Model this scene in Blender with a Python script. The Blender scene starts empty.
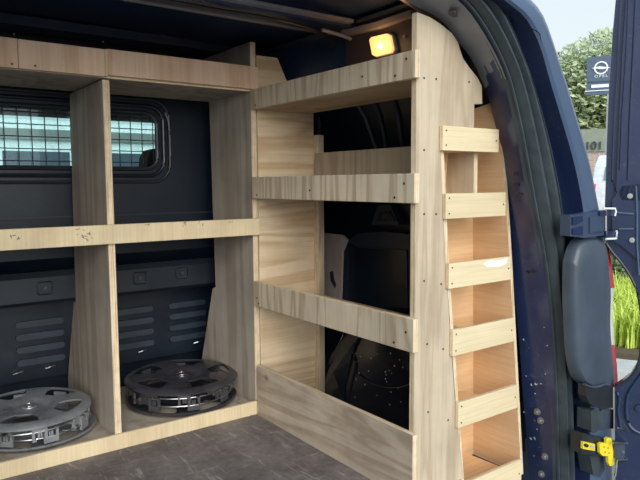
import bpy, bmesh, math, random
from mathutils import Vector, Matrix
random.seed(7)
S = bpy.context.scene
C = S.collection
# ------------------------------------------------------------------ camera
# van axes: +X across to the right side wall, +Y forward to the bulkhead, Z up
RX = Vector((0.80588441, 0.05830202, -0.58919538))
RY = Vector((-0.59204209, 0.06919973, -0.80293061))
RZ = RX.cross(RY).normalized()
CAM = Vector((0, 0, 0.86)); FPX = 626.567
cd = bpy.data.cameras.new('camera'); cam = bpy.data.objects.new('camera', cd); C.objects.link(cam)
m3 = Matrix((RX, RY, RZ)); cam.matrix_world = Matrix.Translation(CAM) @ m3.to_4x4()
cd.sensor_width = 36; cd.lens = FPX * 36 / 640; cd.clip_start = 0.02; cd.clip_end = 500
S.camera = cam
# ------------------------------------------------------------------ light and exposure
S.view_settings.view_transform = 'Standard'; S.view_settings.look = 'None'
S.view_settings.exposure = 0.20; S.view_settings.gamma = 1.0; S.view_settings.use_curve_mapping = False
w = bpy.data.worlds.new('overcast_sky'); S.world = w; w.use_nodes = True
wn = w.node_tree.nodes; wl = w.node_tree.links; wn.clear()
wo = wn.new('ShaderNodeOutputWorld'); wb = wn.new('ShaderNodeBackground')
tc = wn.new('ShaderNodeTexCoord'); sx = wn.new('ShaderNodeSeparateXYZ'); cr = wn.new('ShaderNodeValToRGB')
nz = wn.new('ShaderNodeTexNoise'); nz.inputs['Scale'].default_value = 2.2; nz.inputs['Detail'].default_value = 4
ad = wn.new('ShaderNodeMath'); ad.operation = 'MULTIPLY_ADD'; ad.inputs[1].default_value = 0.25
wl.new(tc.outputs['Generated'], sx.inputs[0]); wl.new(tc.outputs['Generated'], nz.inputs['Vector'])
wl.new(nz.outputs['Fac'], ad.inputs[0]); wl.new(sx.outputs['Z'], ad.inputs[2]); wl.new(ad.outputs[0], cr.inputs[0])
cr.color_ramp.elements[0].position = 0.0; cr.color_ramp.elements[0].color = (0.80, 0.93, 0.96, 1)
cr.color_ramp.elements[1].position = 0.6; cr.color_ramp.elements[1].color = (0.70, 0.86, 0.98, 1)
e = cr.color_ramp.elements.new(0.25); e.color = (0.88, 0.97, 1.0, 1)
wb.inputs['Strength'].default_value = 0.86
wl.new(cr.outputs[0], wb.inputs['Color']); wl.new(wb.outputs[0], wo.inputs[0])
sd = bpy.data.lights.new('hazy_sun', 'SUN'); sd.energy = 2.9; sd.angle = math.radians(50); sd.color = (1.0, 0.96, 0.90)
so = bpy.data.objects.new('hazy_sun', sd); C.objects.link(so)
so.rotation_euler = Vector((-0.35, -1.0, 0.45)).to_track_quat('Z', 'Y').to_euler()

def ray(px, py):
    c = Vector((px - 320, -(py - 240), -FPX)); return Vector((RX.dot(c), RY.dot(c), RZ.dot(c)))
def W(px, py, ax, val):                       # photograph pixel -> point on a real plane of the van
    d = ray(px, py); t = (val - CAM[ax]) / d[ax]; return CAM + d * t

# ------------------------------------------------------------------ materials
def nm(name):
    m = bpy.data.materials.new(name); m.use_nodes = True
    n = m.node_tree.nodes; return m, n, m.node_tree.links, n['Principled BSDF']
def mapping(n, l, scale, rnd=True):
    tc = n.new('ShaderNodeTexCoord'); mp = n.new('ShaderNodeMapping'); mp.inputs['Scale'].default_value = scale
    l.new(tc.outputs['Object'], mp.inputs['Vector'])
    if rnd:
        oi = n.new('ShaderNodeObjectInfo'); k = n.new('ShaderNodeMath'); k.operation = 'MULTIPLY'; k.inputs[1].default_value = 37
        l.new(oi.outputs['Random'], k.inputs[0]); l.new(k.outputs[0], mp.inputs['Location'])
    return mp
def noise(n, l, vec, sc, det=4, rough=.55, dist=0):
    t = n.new('ShaderNodeTexNoise'); t.inputs['Scale'].default_value = sc; t.inputs['Detail'].default_value = det
    t.inputs['Roughness'].default_value = rough; t.inputs['Distortion'].default_value = dist
    l.new(vec, t.inputs['Vector']); return t
def ramp(n, l, fac, stops):
    r = n.new('ShaderNodeValToRGB'); r.color_ramp.elements[0].position = stops[0][0]; r.color_ramp.elements[0].color = (*stops[0][1], 1)
    r.color_ramp.elements[1].position = stops[-1][0]; r.color_ramp.elements[1].color = (*stops[-1][1], 1)
    for p, c in stops[1:-1]:
        e = r.color_ramp.elements.new(p); e.color = (*c, 1)
    l.new(fac, r.inputs[0]); return r
def mix(n, l, fac, a, b, mode='MIX'):
    x = n.new('ShaderNodeMix'); x.data_type = 'RGBA'; x.blend_type = mode
    for s, v in ((0, fac), (6, a), (7, b)):
        if hasattr(v, 'type') and not isinstance(v, (int, float, tuple)): l.new(v, x.inputs[s])
        else: x.inputs[s].default_value = v if s == 0 else (*v, 1)
    return x.outputs[2]
def math_(n, l, op, a, b=None):
    x = n.new('ShaderNodeMath'); x.operation = op
    for i, v in enumerate((a, b)):
        if v is None: continue
        if isinstance(v, (int, float)): x.inputs[i].default_value = v
        else: l.new(v, x.inputs[i])
    return x.outputs[0]
def bump(n, l, bs, h, st=.2, d=.002):
    b = n.new('ShaderNodeBump'); b.inputs['Strength'].default_value = st; b.inputs['Distance'].default_value = d
    l.new(h, b.inputs['Height']); l.new(b.outputs[0], bs.inputs['Normal'])

def wood(name, grain, light=(.60, .47, .30), dark=(.40, .27, .15), rings=9.0, ringmix=.55, dirt=.25, band=5.0, dist=.4):
    m, n, l, bs = nm(name)
    sc = [1, 1, 1]; sc['XYZ'.index(grain)] = .09
    mp = mapping(n, l, sc)
    n1 = noise(n, l, mp.outputs[0], band, 3, .5, dist)
    sn = math_(n, l, 'SINE', math_(n, l, 'MULTIPLY', n1.outputs['Fac'], rings * 5.0))
    ring = math_(n, l, 'POWER', math_(n, l, "MULTIPLY_ADD", sn, .5), 2.2)
    n.active = None
    for nd in n:
        if nd.type == 'MATH' and nd.operation == 'MULTIPLY_ADD': nd.inputs[2].default_value = .5
    sc2 = [1, 1, 1]; sc2['XYZ'.index(grain)] = .03
    mp2 = mapping(n, l, sc2)
    fib = noise(n, l, mp2.outputs[0], 160, 3, .6)
    mp3 = mapping(n, l, (1, 1, 1))
    blot = noise(n, l, mp3.outputs[0], 5, 4, .6)
    spk = noise(n, l, mp3.outputs[0], 38, 3, .7)
    c1 = mix(n, l, math_(n, l, 'MULTIPLY', ring, ringmix), light, dark)
    fr = ramp(n, l, fib.outputs['Fac'], [(.3, (.80, .78, .76)), (.65, (1.06, 1.05, 1.03))])
    c2 = mix(n, l, .5, c1, fr.outputs[0], 'MULTIPLY')
    br = ramp(n, l, blot.outputs['Fac'], [(.35, (.78, .76, .76)), (.62, (1.05, 1.03, 1.0))])
    c3 = mix(n, l, dirt * 2.2 if dirt < .45 else 1.0, c2, br.outputs[0], 'MULTIPLY')
    sr = ramp(n, l, spk.outputs['Fac'], [(.70, (1, 1, 1)), (.80, (.66, .60, .55))])
    c4 = mix(n, l, .45, c3, sr.outputs[0], 'MULTIPLY')
    # a few dark knots
    vo = n.new('ShaderNodeTexVoronoi'); vo.inputs['Scale'].default_value = 3.2; l.new(mp3.outputs[0], vo.inputs['Vector'])
    kr = ramp(n, l, vo.outputs['Distance'], [(0.0, (.35, .22, .13)), (.028, (.55, .40, .26)), (.06, (1, 1, 1))])
    c5 = mix(n, l, .75, c4, kr.outputs[0], 'MULTIPLY')
    l.new(c5, bs.inputs['Base Color']); bs.inputs['Roughness'].default_value = .72
    bs.inputs['Specular IOR Level'].default_value = .25
    bump(n, l, bs, fib.outputs['Fac'], .25, .0012)
    return m
def ply_edge(name, ax):
    m, n, l, bs = nm(name)
    sc = [.02, .02, .02]; sc['XYZ'.index(ax)] = 1
    mp = mapping(n, l, sc); t = noise(n, l, mp.outputs[0], 260, 2, .5)
    mp2 = mapping(n, l, (1, 1, 1)); b = noise(n, l, mp2.outputs[0], 30, 3, .6)
    r = ramp(n, l, t.outputs['Fac'], [(.35, (.52, .38, .22)), (.5, (.74, .60, .41)), (.7, (.80, .68, .50))])
    r2 = ramp(n, l, b.outputs['Fac'], [(.3, (.72, .68, .64)), (.6, (1, 1, 1))])
    l.new(mix(n, l, .6, r.outputs[0], r2.outputs[0], 'MULTIPLY'), bs.inputs['Base Color']); bs.inputs['Roughness'].default_value = .8
    return m
def plain(name, col, rough=.5, metal=0, coat=0, var=.12, nsc=12, spec=.5, bmp=0):
    m, n, l, bs = nm(name)
    mp = mapping(n, l, (1, 1, 1)); t = noise(n, l, mp.outputs[0], nsc, 4, .6)
    a = tuple(c * (1 - var) for c in col); b = tuple(min(1, c * (1 + var)) for c in col)
    r = ramp(n, l, t.outputs['Fac'], [(.3, a), (.7, b)]); l.new(r.outputs[0], bs.inputs['Base Color'])
    rr = ramp(n, l, t.outputs['Fac'], [(.3, (rough * .85,) * 3), (.7, (min(1, rough * 1.2),) * 3)]); l.new(rr.outputs[0], bs.inputs['Roughness'])
    bs.inputs['Metallic'].default_value = metal; bs.inputs['Coat Weight'].default_value = coat; bs.inputs['Coat Roughness'].default_value = .08
    bs.inputs['Specular IOR Level'].default_value = spec
    if bmp: bump(n, l, bs, t.outputs['Fac'], bmp, .004)
    return m
def dirty_paint(name, col, rough=.28, dust=(.30, .29, .27), amount=.5, scale=60):
    m, n, l, bs = nm(name)
    mp = mapping(n, l, (1, 1, 1), False)
    t = noise(n, l, mp.outputs[0], scale, 5, .75); big = noise(n, l, mp.outputs[0], 4, 3, .6)
    s = math_(n, l, 'MULTIPLY', t.outputs['Fac'], math_(n, l, 'ADD', math_(n, l, 'MULTIPLY', big.outputs['Fac'], .7), .65))
    r = ramp(n, l, s, [(.60, (0, 0, 0)), (.80, (amount,) * 3)])
    haze = ramp(n, l, big.outputs['Fac'], [(.40, (0, 0, 0)), (.75, (.06,) * 3)])
    f = math_(n, l, 'ADD', r.outputs[0], haze.outputs[0])
    l.new(mix(n, l, f, col, dust), bs.inputs['Base Color'])
    rr = ramp(n, l, f, [(0, (rough,) * 3), (.5, (.7,) * 3)]); l.new(rr.outputs[0], bs.inputs['Roughness'])
    bs.inputs['Coat Weight'].default_value = .12; bs.inputs['Coat Roughness'].default_value = .1
    return m
def emis(name, col, st):
    m, n, l, bs = nm(name); bs.inputs['Base Color'].default_value = (*col, 1)
    bs.inputs['Emission Color'].default_value = (*col, 1); bs.inputs['Emission Strength'].default_value = st; return m

NAVY = (.012, .023, .070)
M = {}
M['ply_z'] = wood('plywood_upright_grain', 'Z', light=(.56, .48, .36), dark=(.38, .30, .21), rings=7, ringmix=.6, dist=1.2)
M['ply_grey'] = wood('plywood_shaded_grain', 'Z', light=(.47, .42, .36), dark=(.30, .25, .20), rings=7, ringmix=.65, dirt=.35)  # cool shade of the bulkhead unit painted in as duller, greyer plywood
M['ply_x'] = wood('plywood_across_grain', 'X', light=(.74, .60, .42), dark=(.50, .32, .16), rings=8, ringmix=.6, band=5, dist=1.2)
M['ply_y'] = wood('plywood_long_grain', 'Y', light=(.62, .50, .34), dark=(.40, .28, .16), rings=7, ringmix=.5)
M['rail_z'] = wood('rail_upright_grain', 'Z', light=(.68, .59, .45), dark=(.36, .26, .17), rings=9, ringmix=.62, band=9)
M['rail_pink'] = wood('rail_reddish_grain', 'Z', light=(.74, .54, .40), dark=(.50, .32, .20), rings=5, ringmix=.6, band=7)
M['rail_pale'] = wood('rail_pale_grain', 'Z', light=(.70, .59, .39), dark=(.56, .43, .27), rings=4, ringmix=.4, band=6)
M['kick'] = wood('board_blotchy_grain', 'Y', light=(.60, .52, .42), dark=(.38, .29, .21), rings=5, ringmix=.6, dirt=.45, band=7, dist=2.2)
M['slat'] = wood('slat_clean_pine', 'X', light=(.72, .62, .41), dark=(.60, .48, .30), rings=4, ringmix=.3, dirt=.1)
M['warm'] = wood('plywood_warm_inner', 'Y', light=(.80, .56, .34), dark=(.66, .42, .22), rings=4, ringmix=.35, dirt=.12)
M['warm_x'] = wood('plywood_warm_back', 'X', light=(.80, .56, .33), dark=(.64, .40, .20), rings=7, ringmix=.4, dirt=.12)
M['edge_x'] = ply_edge('plywood_edge_layers_x', 'X'); M['edge_y'] = ply_edge('plywood_edge_layers_y', 'Y'); M['edge_z'] = ply_edge('plywood_edge_layers_z', 'Z')
M['navy'] = dirty_paint('navy_van_paint', NAVY, .25, amount=.12)
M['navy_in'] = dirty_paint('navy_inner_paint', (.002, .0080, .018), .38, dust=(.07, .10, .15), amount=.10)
M['navy_pillar'] = dirty_paint('navy_scuffed_paint', (.016, .030, .095), .30, dust=(.26, .30, .38), amount=.35, scale=55)
M['navy_roof'] = dirty_paint('navy_roof_paint', (.012, .032, .085), .4, amount=.1)
M['navy_body'] = dirty_paint('navy_lit_paint', (.055, .095, .17), .32, amount=.2, scale=90)  # same navy paint, coloured paler to carry the daylight on the rear-facing body
M['sound'] = plain('dusty_grey_pressing', (.026, .038, .055), .45)
M['seal'] = plain('grey_green_rubber', (.036, .050, .060), .55, var=.25, nsc=25)
M['black'] = plain('black_plastic', (.018, .022, .028), .4)
M['tailgrey'] = plain('grey_housing_plastic', (.052, .070, .098), .38, var=.15, nsc=8)
M['gusset'] = plain('grey_corner_paint', (.22, .23, .26), .45, var=.15)
M['hinge'] = plain('navy_hinge_paint', (.038, .060, .11), .4)
M['chrome'] = plain('galvanised_steel', (.55, .56, .55), .3, metal=1)
M['screw'] = plain('dark_screw_head', (.06, .05, .05), .4, metal=.6)
M['bright_screw'] = plain('zinc_bolt_head', (.30, .30, .30), .42, metal=.6)
M['yellow'] = plain('yellow_plastic', (.75, .62, .03), .45, var=.08)
M['beige'] = plain('beige_cardboard', (.46, .38, .35), .8)
M['arch'] = plain('glossy_black_arch_paint', (.010, .014, .022), .16, var=.3, nsc=6, bmp=.25)
M['silver'] = plain('silver_wheel_trim_plastic', (.30, .32, .35), .30, metal=.45, var=.25, nsc=18)
M['darktrim'] = plain('dark_grey_wheel_trim_plastic', (.075, .072, .085), .17, metal=.5, var=.3, nsc=18)
M['clip'] = plain('grey_clip_plastic', (.30, .31, .33), .4, metal=.3)
M['darkclip'] = plain('dark_clip_plastic', (.08, .08, .09), .35, metal=.3)
M['wire'] = plain('black_wire', (.012, .013, .015), .4)
M['seat'] = plain('dark_seat_cloth', (.03, .032, .038), .9)
M['cabgrey'] = plain('grey_cab_lining', (.20, .21, .20), .8)
M['white'] = plain('white_car_paint', (.75, .77, .78), .25, coat=.5)
M['signblue'] = plain('slate_blue_sign_panel', (.075, .11, .17), .4)
M['signwhite'] = plain('white_sign_lettering', (.85, .87, .88), .5, var=.03)
M['letter'] = plain('dark_building_lettering', (.04, .045, .06), .5)
M['tyre'] = plain('tyre_rubber', (.02, .02, .02), .8)
M['cream'] = plain('pale_rendered_wall', (.80, .86, .86), .8)
M['bark'] = plain('bark_brown', (.12, .09, .06), .9)
M['concrete'] = plain('pale_concrete', (.50, .52, .50), .85)
def glassy(name, col, alpha, rough=.03):
    m, n, l, bs = nm(name)
    tr = n.new('ShaderNodeBsdfTransparent'); tr.inputs[0].default_value = (*col, 1)
    gl = n.new('ShaderNodeBsdfGlossy'); gl.inputs['Roughness'].default_value = rough
    ms = n.new('ShaderNodeMixShader'); ms.inputs[0].default_value = alpha
    l.new(tr.outputs[0], ms.inputs[1]); l.new(gl.outputs[0], ms.inputs[2])
    l.new(ms.outputs[0], n['Material Output'].inputs[0]); return m
M['glass'] = glassy('tinted_window_glass', (.80, .92, .92), .06)
M['red'] = plain('red_lens', (.60, .02, .04), .15, coat=1, var=.05)
M['clear'] = plain('frosted_clear_lens', (.62, .66, .62), .15, coat=1, var=.05)
M['amber'] = emis('lit_amber_lamp_lens', (1.0, .53, .19), .95)
M['bulb'] = emis('lit_lamp_bulb', (1.0, .78, .40), 4)
# leaves
def leafmat(name, cols, rough=.6):
    m, n, l, bs = nm(name)
    tc = n.new('ShaderNodeTexCoord'); t = noise(n, l, tc.outputs['Object'], 3.0, 5, .8)
    st = [(.30 + .4 * i / (len(cols) - 1), c) for i, c in enumerate(cols)]
    r = ramp(n, l, t.outputs['Fac'], st); l.new(r.outputs[0], bs.inputs['Base Color']); bs.inputs['Roughness'].default_value = rough
    bs.inputs['Subsurface Weight'].default_value = 0
    return m
M['leaf'] = leafmat('hazy_green_leaves', [(.24, .32, .19), (.42, .50, .28), (.58, .63, .34)])
M['leafdark'] = leafmat('dark_shrub_leaves', [(.05, .09, .04), (.12, .18, .08), (.22, .26, .14)])
M['grass'] = leafmat('lime_grass_blades', [(.38, .52, .06), (.62, .74, .12), (.80, .86, .22)])
# van floor: worn dark ply lining with pale scuffs
m, n, l, bs = nm('worn_floor_lining')
mp = mapping(n, l, (1, 1, 1), False)
a = noise(n, l, mp.outputs[0], 5, 6, .65, .2); b = noise(n, l, mp.outputs[0], 45, 5, .75)
mps = mapping(n, l, (1, .16, 1), False); mps.inputs['Rotation'].default_value = (0, 0, .5)
sc_ = noise(n, l, mps.outputs[0], 40, 6, .75, .4)
mps2 = mapping(n, l, (.14, 1, 1), False); mps2.inputs['Rotation'].default_value = (0, 0, .3)
sc2 = noise(n, l, mps2.outputs[0], 46, 6, .75, .5)
base = ramp(n, l, a.outputs['Fac'], [(.30, (.105, .088, .084)), (.5, (.165, .143, .138)), (.72, (.25, .222, .21))])
fine = ramp(n, l, b.outputs['Fac'], [(.3, (.7, .7, .7)), (.7, (1.25, 1.25, 1.25))])
c = mix(n, l, .8, base.outputs[0], fine.outputs[0], 'MULTIPLY')
s1 = ramp(n, l, sc_.outputs['Fac'], [(.56, (0, 0, 0)), (.68, (.65,) * 3)]); s2 = ramp(n, l, sc2.outputs['Fac'], [(.59, (0, 0, 0)), (.70, (.55,) * 3)])
c = mix(n, l, s1.outputs[0], c, (.46, .43, .40)); c = mix(n, l, s2.outputs[0], c, (.40, .38, .36))
l.new(c, bs.inputs['Base Color']); bs.inputs['Roughness'].default_value = .75; bs.inputs['Specular IOR Level'].default_value = .35
bump(n, l, bs, b.outputs['Fac'], .12, .001); M['floor'] = m
m, n, l, bs = nm('asphalt'); mp = mapping(n, l, (1, 1, 1), False); a = noise(n, l, mp.outputs[0], 30, 6, .7)
r = ramp(n, l, a.outputs['Fac'], [(.3, (.16, .16, .16)), (.7, (.30, .30, .29))]); l.new(r.outputs[0], bs.inputs['Base Color']); bs.inputs['Roughness'].default_value = .9; M['asphalt'] = m
m, n, l, bs = nm('brick_wall'); mp = mapping(n, l, (1, 1, 1), False)
bt = n.new('ShaderNodeTexBrick'); bt.inputs['Scale'].default_value = 4; bt.inputs['Color1'].default_value = (.36, .27, .22, 1); bt.inputs['Color2'].default_value = (.44, .34, .28, 1); bt.inputs['Mortar'].default_value = (.5, .48, .45, 1)
mp.inputs['Rotation'].default_value = (math.pi / 2, 0, 0); l.new(mp.outputs[0], bt.inputs['Vector']); l.new(bt.outputs[0], bs.inputs['Base Color']); bs.inputs['Roughness'].default_value = .9; M['brick'] = m

# ------------------------------------------------------------------ helpers
def tag(o, label=None, cat=None, group=None, kind=None):
    if label: o['label'] = label
    if cat: o['category'] = cat
    if group: o['group'] = group
    if kind: o['kind'] = kind
    return o
def thing(name, loc, label, cat, group=None):
    o = bpy.data.objects.new(name, None); C.objects.link(o); o.location = loc; o.empty_display_size = .05
    return tag(o, label, cat, group)
WL = {}
def obj(name, bm, mats, parent=None, smooth=False, bevel=0):
    """bm is in world coordinates; the object's origin goes to its own centre or its parent's base"""
    if bevel:
        bmesh.ops.bevel(bm, geom=[e for e in bm.edges if len(e.link_faces) == 2 and e.calc_face_angle(0) > .6], offset=bevel, segments=2, affect='EDGES', profile=.6)
    me = bpy.data.meshes.new(name)
    o = bpy.data.objects.new(name, me)
    vs = [v.co for v in bm.verts]
    org = Vector(((min(v.x for v in vs) + max(v.x for v in vs)) / 2, (min(v.y for v in vs) + max(v.y for v in vs)) / 2, min(v.z for v in vs)))
    bmesh.ops.translate(bm, verts=bm.verts, vec=-org)
    bmesh.ops.recalc_face_normals(bm, faces=bm.faces)
    if smooth:
        for f in bm.faces: f.smooth = True
    bm.to_mesh(me); bm.free()
    if smooth: me.set_sharp_from_angle(angle=math.radians(38))
    if not isinstance(mats, (list, tuple)): mats = [mats]
    for m in mats: me.materials.append(m)
    C.objects.link(o); WL[o.name] = org
    if parent is not None:
        base = WL.get(parent.name, Vector(parent.location)) if parent.type != 'EMPTY' else Vector(parent.location)
        o.parent = parent; o.location = org - base
    else: o.location = org
    return o
def box(bm, x0, x1, y0, y1, z0, z1, mat=0):
    v = [bm.verts.new(p) for p in ((x0, y0, z0), (x1, y0, z0), (x1, y1, z0), (x0, y1, z0), (x0, y0, z1), (x1, y0, z1), (x1, y1, z1), (x0, y1, z1))]
    fs = [bm.faces.new([v[i] for i in q]) for q in ((0, 3, 2, 1), (4, 5, 6, 7), (0, 1, 5, 4), (1, 2, 6, 5), (2, 3, 7, 6), (3, 0, 4, 7))]
    for f in fs: f.material_index = mat
    return v
def B(*a):
    bm = bmesh.new(); box(bm, *a); return bm
def prism(pts, ax, a0, a1, bm=None):
    """polygon in the two other axes (cyclic order x,y,z without ax) extruded along ax"""
    bm = bm or bmesh.new()
    def P(p, a):
        q = list(p); q.insert(ax, a); return q
    A = [bm.verts.new(P(p, a0)) for p in pts]; Bv = [bm.verts.new(P(p, a1)) for p in pts]
    bm.faces.new(A); bm.faces.new(Bv[::-1]); k = len(pts)
    for i in range(k): bm.faces.new((A[i], Bv[i], Bv[(i + 1) % k], A[(i + 1) % k]))
    return bm
def plank(name, bm, face, tax, parent, bevel=.0012):
    """sheet of ply: big faces get the face material, cut edges get the layered one. tax: thickness axis 0,1,2"""
    bmesh.ops.recalc_face_normals(bm, faces=bm.faces)
    for f in bm.faces: f.material_index = 0 if abs(f.normal[tax]) > .8 else 1
    bmesh.ops.bevel(bm, geom=[e for e in bm.edges if len(e.link_faces) == 2 and e.calc_face_angle(0) > .8], offset=bevel, segments=1, affect='EDGES')
    big = [f for f in bm.faces if len(f.verts) > 4]
    if big: bmesh.ops.triangulate(bm, faces=big, ngon_method='EAR_CLIP')
    return obj(name, bm, [M[face], M['edge_' + 'xyz'[tax]]], parent)
def cyl(bm, c, ax, r, h, seg=14, r2=None, mat=0):
    ax = Vector(ax).normalized(); q = ax.to_track_quat('Z', 'Y').to_matrix(); r2 = r if r2 is None else r2; c = Vector(c)
    A = []; Bv = []
    for i in range(seg):
        a = i * 2 * math.pi / seg; d = Vector((math.cos(a), math.sin(a), 0))
        A.append(bm.verts.new(c + q @ (d * r))); Bv.append(bm.verts.new(c + q @ (d * r2 + Vector((0, 0, h)))))
    fs = [bm.faces.new(A[::-1]), bm.faces.new(Bv)]
    for i in range(seg): fs.append(bm.faces.new((A[i], A[(i + 1) % seg], Bv[(i + 1) % seg], Bv[i])))
    for f in fs: f.material_index = mat
def tube(bm, pts, r, seg=8, closed=False):
    pts = [Vector(p) for p in pts]; rings = []; k = len(pts)
    up = Vector((0, 0, 1))
    for i, p in enumerate(pts):
        a = pts[(i - 1) % k] if (closed or i > 0) else p; b = pts[(i + 1) % k] if (closed or i < k - 1) else p
        t = (b - a).normalized(); u = up if abs(t.dot(up)) < .95 else Vector((0, 1, 0))
        s = t.cross(u).normalized(); v = s.cross(t)
        rr = r[i] if isinstance(r, list) else r
        rings.append([bm.verts.new(p + (s * math.cos(q) + v * math.sin(q)) * rr) for q in [j * 2 * math.pi / seg for j in range(seg)]])
    for i in range(k if closed else k - 1):
        A = rings[i]; Bv = rings[(i + 1) % k]
        for j in range(seg): bm.faces.new((A[j], A[(j + 1) % seg], Bv[(j + 1) % seg], Bv[j]))
    if not closed: bm.faces.new(rings[0][::-1]); bm.faces.new(rings[-1])
    return bm
def screw(parent, c, ax, r=.0032, mat='screw', name='screw'):
    bm = bmesh.new(); cyl(bm, c, ax, r, .0012, 8); return obj(name, bm, M[mat], parent)
def resample(pts, n):
    L = [0]
    for i in range(1, len(pts)): L.append(L[-1] + (pts[i] - pts[i - 1]).length)
    out = []; k = 0
    for i in range(n):
        d = L[-1] * i / (n - 1)
        while k < len(pts) - 2 and L[k + 1] < d: k += 1
        t = (d - L[k]) / max(1e-9, L[k + 1] - L[k]); out.append(pts[k].lerp(pts[k + 1], min(1, t)))
    return out
def smoothp(pts, it=2):
    for _ in range(it):
        q = [pts[0]]
        for i in range(len(pts) - 1): q += [pts[i].lerp(pts[i + 1], .25), pts[i].lerp(pts[i + 1], .75)]
        q.append(pts[-1]); pts = q
    return pts
def loft(curves, n=90, bm=None):
    bm = bm or bmesh.new(); g = [[bm.verts.new(p) for p in resample(c, n)] for c in curves]
    for a, b in zip(g, g[1:]):
        for i in range(n - 1): bm.faces.new((a[i], a[i + 1], b[i + 1], b[i]))
    return bm
def rrect(x0, x1, z0, z1, r, k=8):
    pts = []
    for cx, cz, a0 in ((x1 - r, z1 - r, 0), (x0 + r, z1 - r, 90), (x0 + r, z0 + r, 180), (x1 - r, z0 + r, 270)):
        for i in range(k + 1):
            a = math.radians(a0 + 90 * i / k); pts.append((cx + r * math.cos(a), cz + r * math.sin(a)))
    return pts
def text_bm(s, size, depth):
    cu = bpy.data.curves.new('t', 'FONT'); cu.body = s; cu.size = size; cu.extrude = depth; cu.align_x = 'CENTER'; cu.align_y = 'CENTER'
    o = bpy.data.objects.new('t', cu); C.objects.link(o)
    dg = bpy.context.evaluated_depsgraph_get(); me = bpy.data.meshes.new_from_object(o.evaluated_get(dg))
    bm = bmesh.new(); bm.from_mesh(me); bpy.data.objects.remove(o); bpy.data.curves.remove(cu); bpy.data.meshes.remove(me); return bm

Z0 = .022                                     # van load floor
# ================================================================== THE VAN SHELL (setting)
XL, XR = -.27, 1.62
YB = 2.53
fl = obj('floor', prism([(XL, 1.163), (1.21, 1.163), (1.21, 1.42), (1.60, 1.42), (1.60, 2.56), (XL, 2.56)], 2, Z0 - .03, Z0), M['floor']); tag(fl, kind='structure')
# side walls
wall_prof = [(1.665, Z0 - .02), (1.66, .30), (1.64, .62), (1.60, .88), (1.53, 1.10), (1.44, 1.24), (1.33, 1.355), (1.30, 1.375), (1.30, 1.40), (1.60, 1.30), (1.72, 1.0), (1.76, .5), (1.76, Z0 - .02)]
bm = bmesh.new(); cs = []
for y in (1.17, 1.5, 2.0, 2.56): cs.append([Vector((x, y, z)) for x, z in wall_prof])
loops = [[bm.verts.new(p) for p in c] for c in cs]
for a, b in zip(loops, loops[1:]):
    for i in range(len(a) - 1): bm.faces.new((a[i], a[i + 1], b[i + 1], b[i]))
wr = obj('wall_right', bm, M['navy_in'], smooth=True); tag(wr, kind='structure')
def wallx(z):
    for (x0, z0), (x1, z1) in zip(wall_prof, wall_prof[1:]):
        if z0 <= z <= z1: return x0 + (x1 - x0) * (z - z0) / (z1 - z0)
    return 1.3
bm = bmesh.new(); mir = lambda x: 1.36 - x
loops = [[bm.verts.new((mir(x), y, z)) for x, z in wall_prof] for y in (1.05, 2.56)]
for i in range(len(wall_prof) - 1): bm.faces.new((loops[0][i], loops[0][i + 1], loops[1][i + 1], loops[1][i]))
tag(obj('wall_left', bm, M['navy_in'], smooth=True), kind='structure')
# inner side panel pressings on the right wall
def on_wall(pts, z_off=0.0): return pts
bm = bmesh.new()      # big rounded raised pressing, seen through the middle bay
pp = [W(*q, 0, 1.62) for q in ((341, 300), (343, 262), (349, 242), (362, 233), (385, 231), (413, 234), (440, 240), (440, 300), (413, 330), (345, 330))]
prism([(p.y, p.z) for p in pp], 0, 1.60, 1.66, bm); obj('inner_pressing', bm, M['sound'], wr, bevel=.012)
bm = bmesh.new()
pp = [W(*q, 0, 1.61) for q in ((352, 243), (360, 247), (410, 250), (411, 312), (352, 312))]
prism([(p.y, p.z) for p in pp], 0, 1.593, 1.61, bm); obj('inner_pressing', bm, M['navy_in'], wr, bevel=.006)
# warning triangle stamped plate
pl_ = [W(*q, 0, 1.59) for q in ((379, 205), (391, 205), (400, 225), (372, 225))]
obj('stamped_plate', prism([(p.y, p.z) for p in pl_], 0, 1.585, 1.64), M['sound'], wr, bevel=.003)
pl_ = [W(*q, 0, 1.583) for q in ((381, 211), (390, 211), (395, 221), (377, 221))]
plt = obj('stamped_recess', prism([(p.y, p.z) for p in pl_], 0, 1.580, 1.586), M['navy_in'], wr)
pl_ = [W(*q, 0, 1.58) for q in ((383, 214), (388, 213), (389, 218), (382, 219))]
obj('stamped_mark', prism([(p.y, p.z) for p in pl_], 0, 1.577, 1.581), M['sound'], wr)
# ribs of the upper wall (seen through the top bay)
for q0, q1 in (((316, 117), (322, 138)), ((358, 100), (376, 150)), ((375, 98), (386, 150)), ((394, 96), (402, 146))):
    a = W(*q0, 0, 1.50); b = W(*q1, 0, 1.56)
    bm = bmesh.new(); pts = []
    for k in range(7):
        t = k / 6; z = a.z + (b.z - a.z) * t; pts.append((wallx(z) - .006, a.y + (b.y - a.y) * t, z))
    tube(bm, pts, .007, 8); obj('wall_rib', bm, M['sound'], wr, smooth=True)
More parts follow.
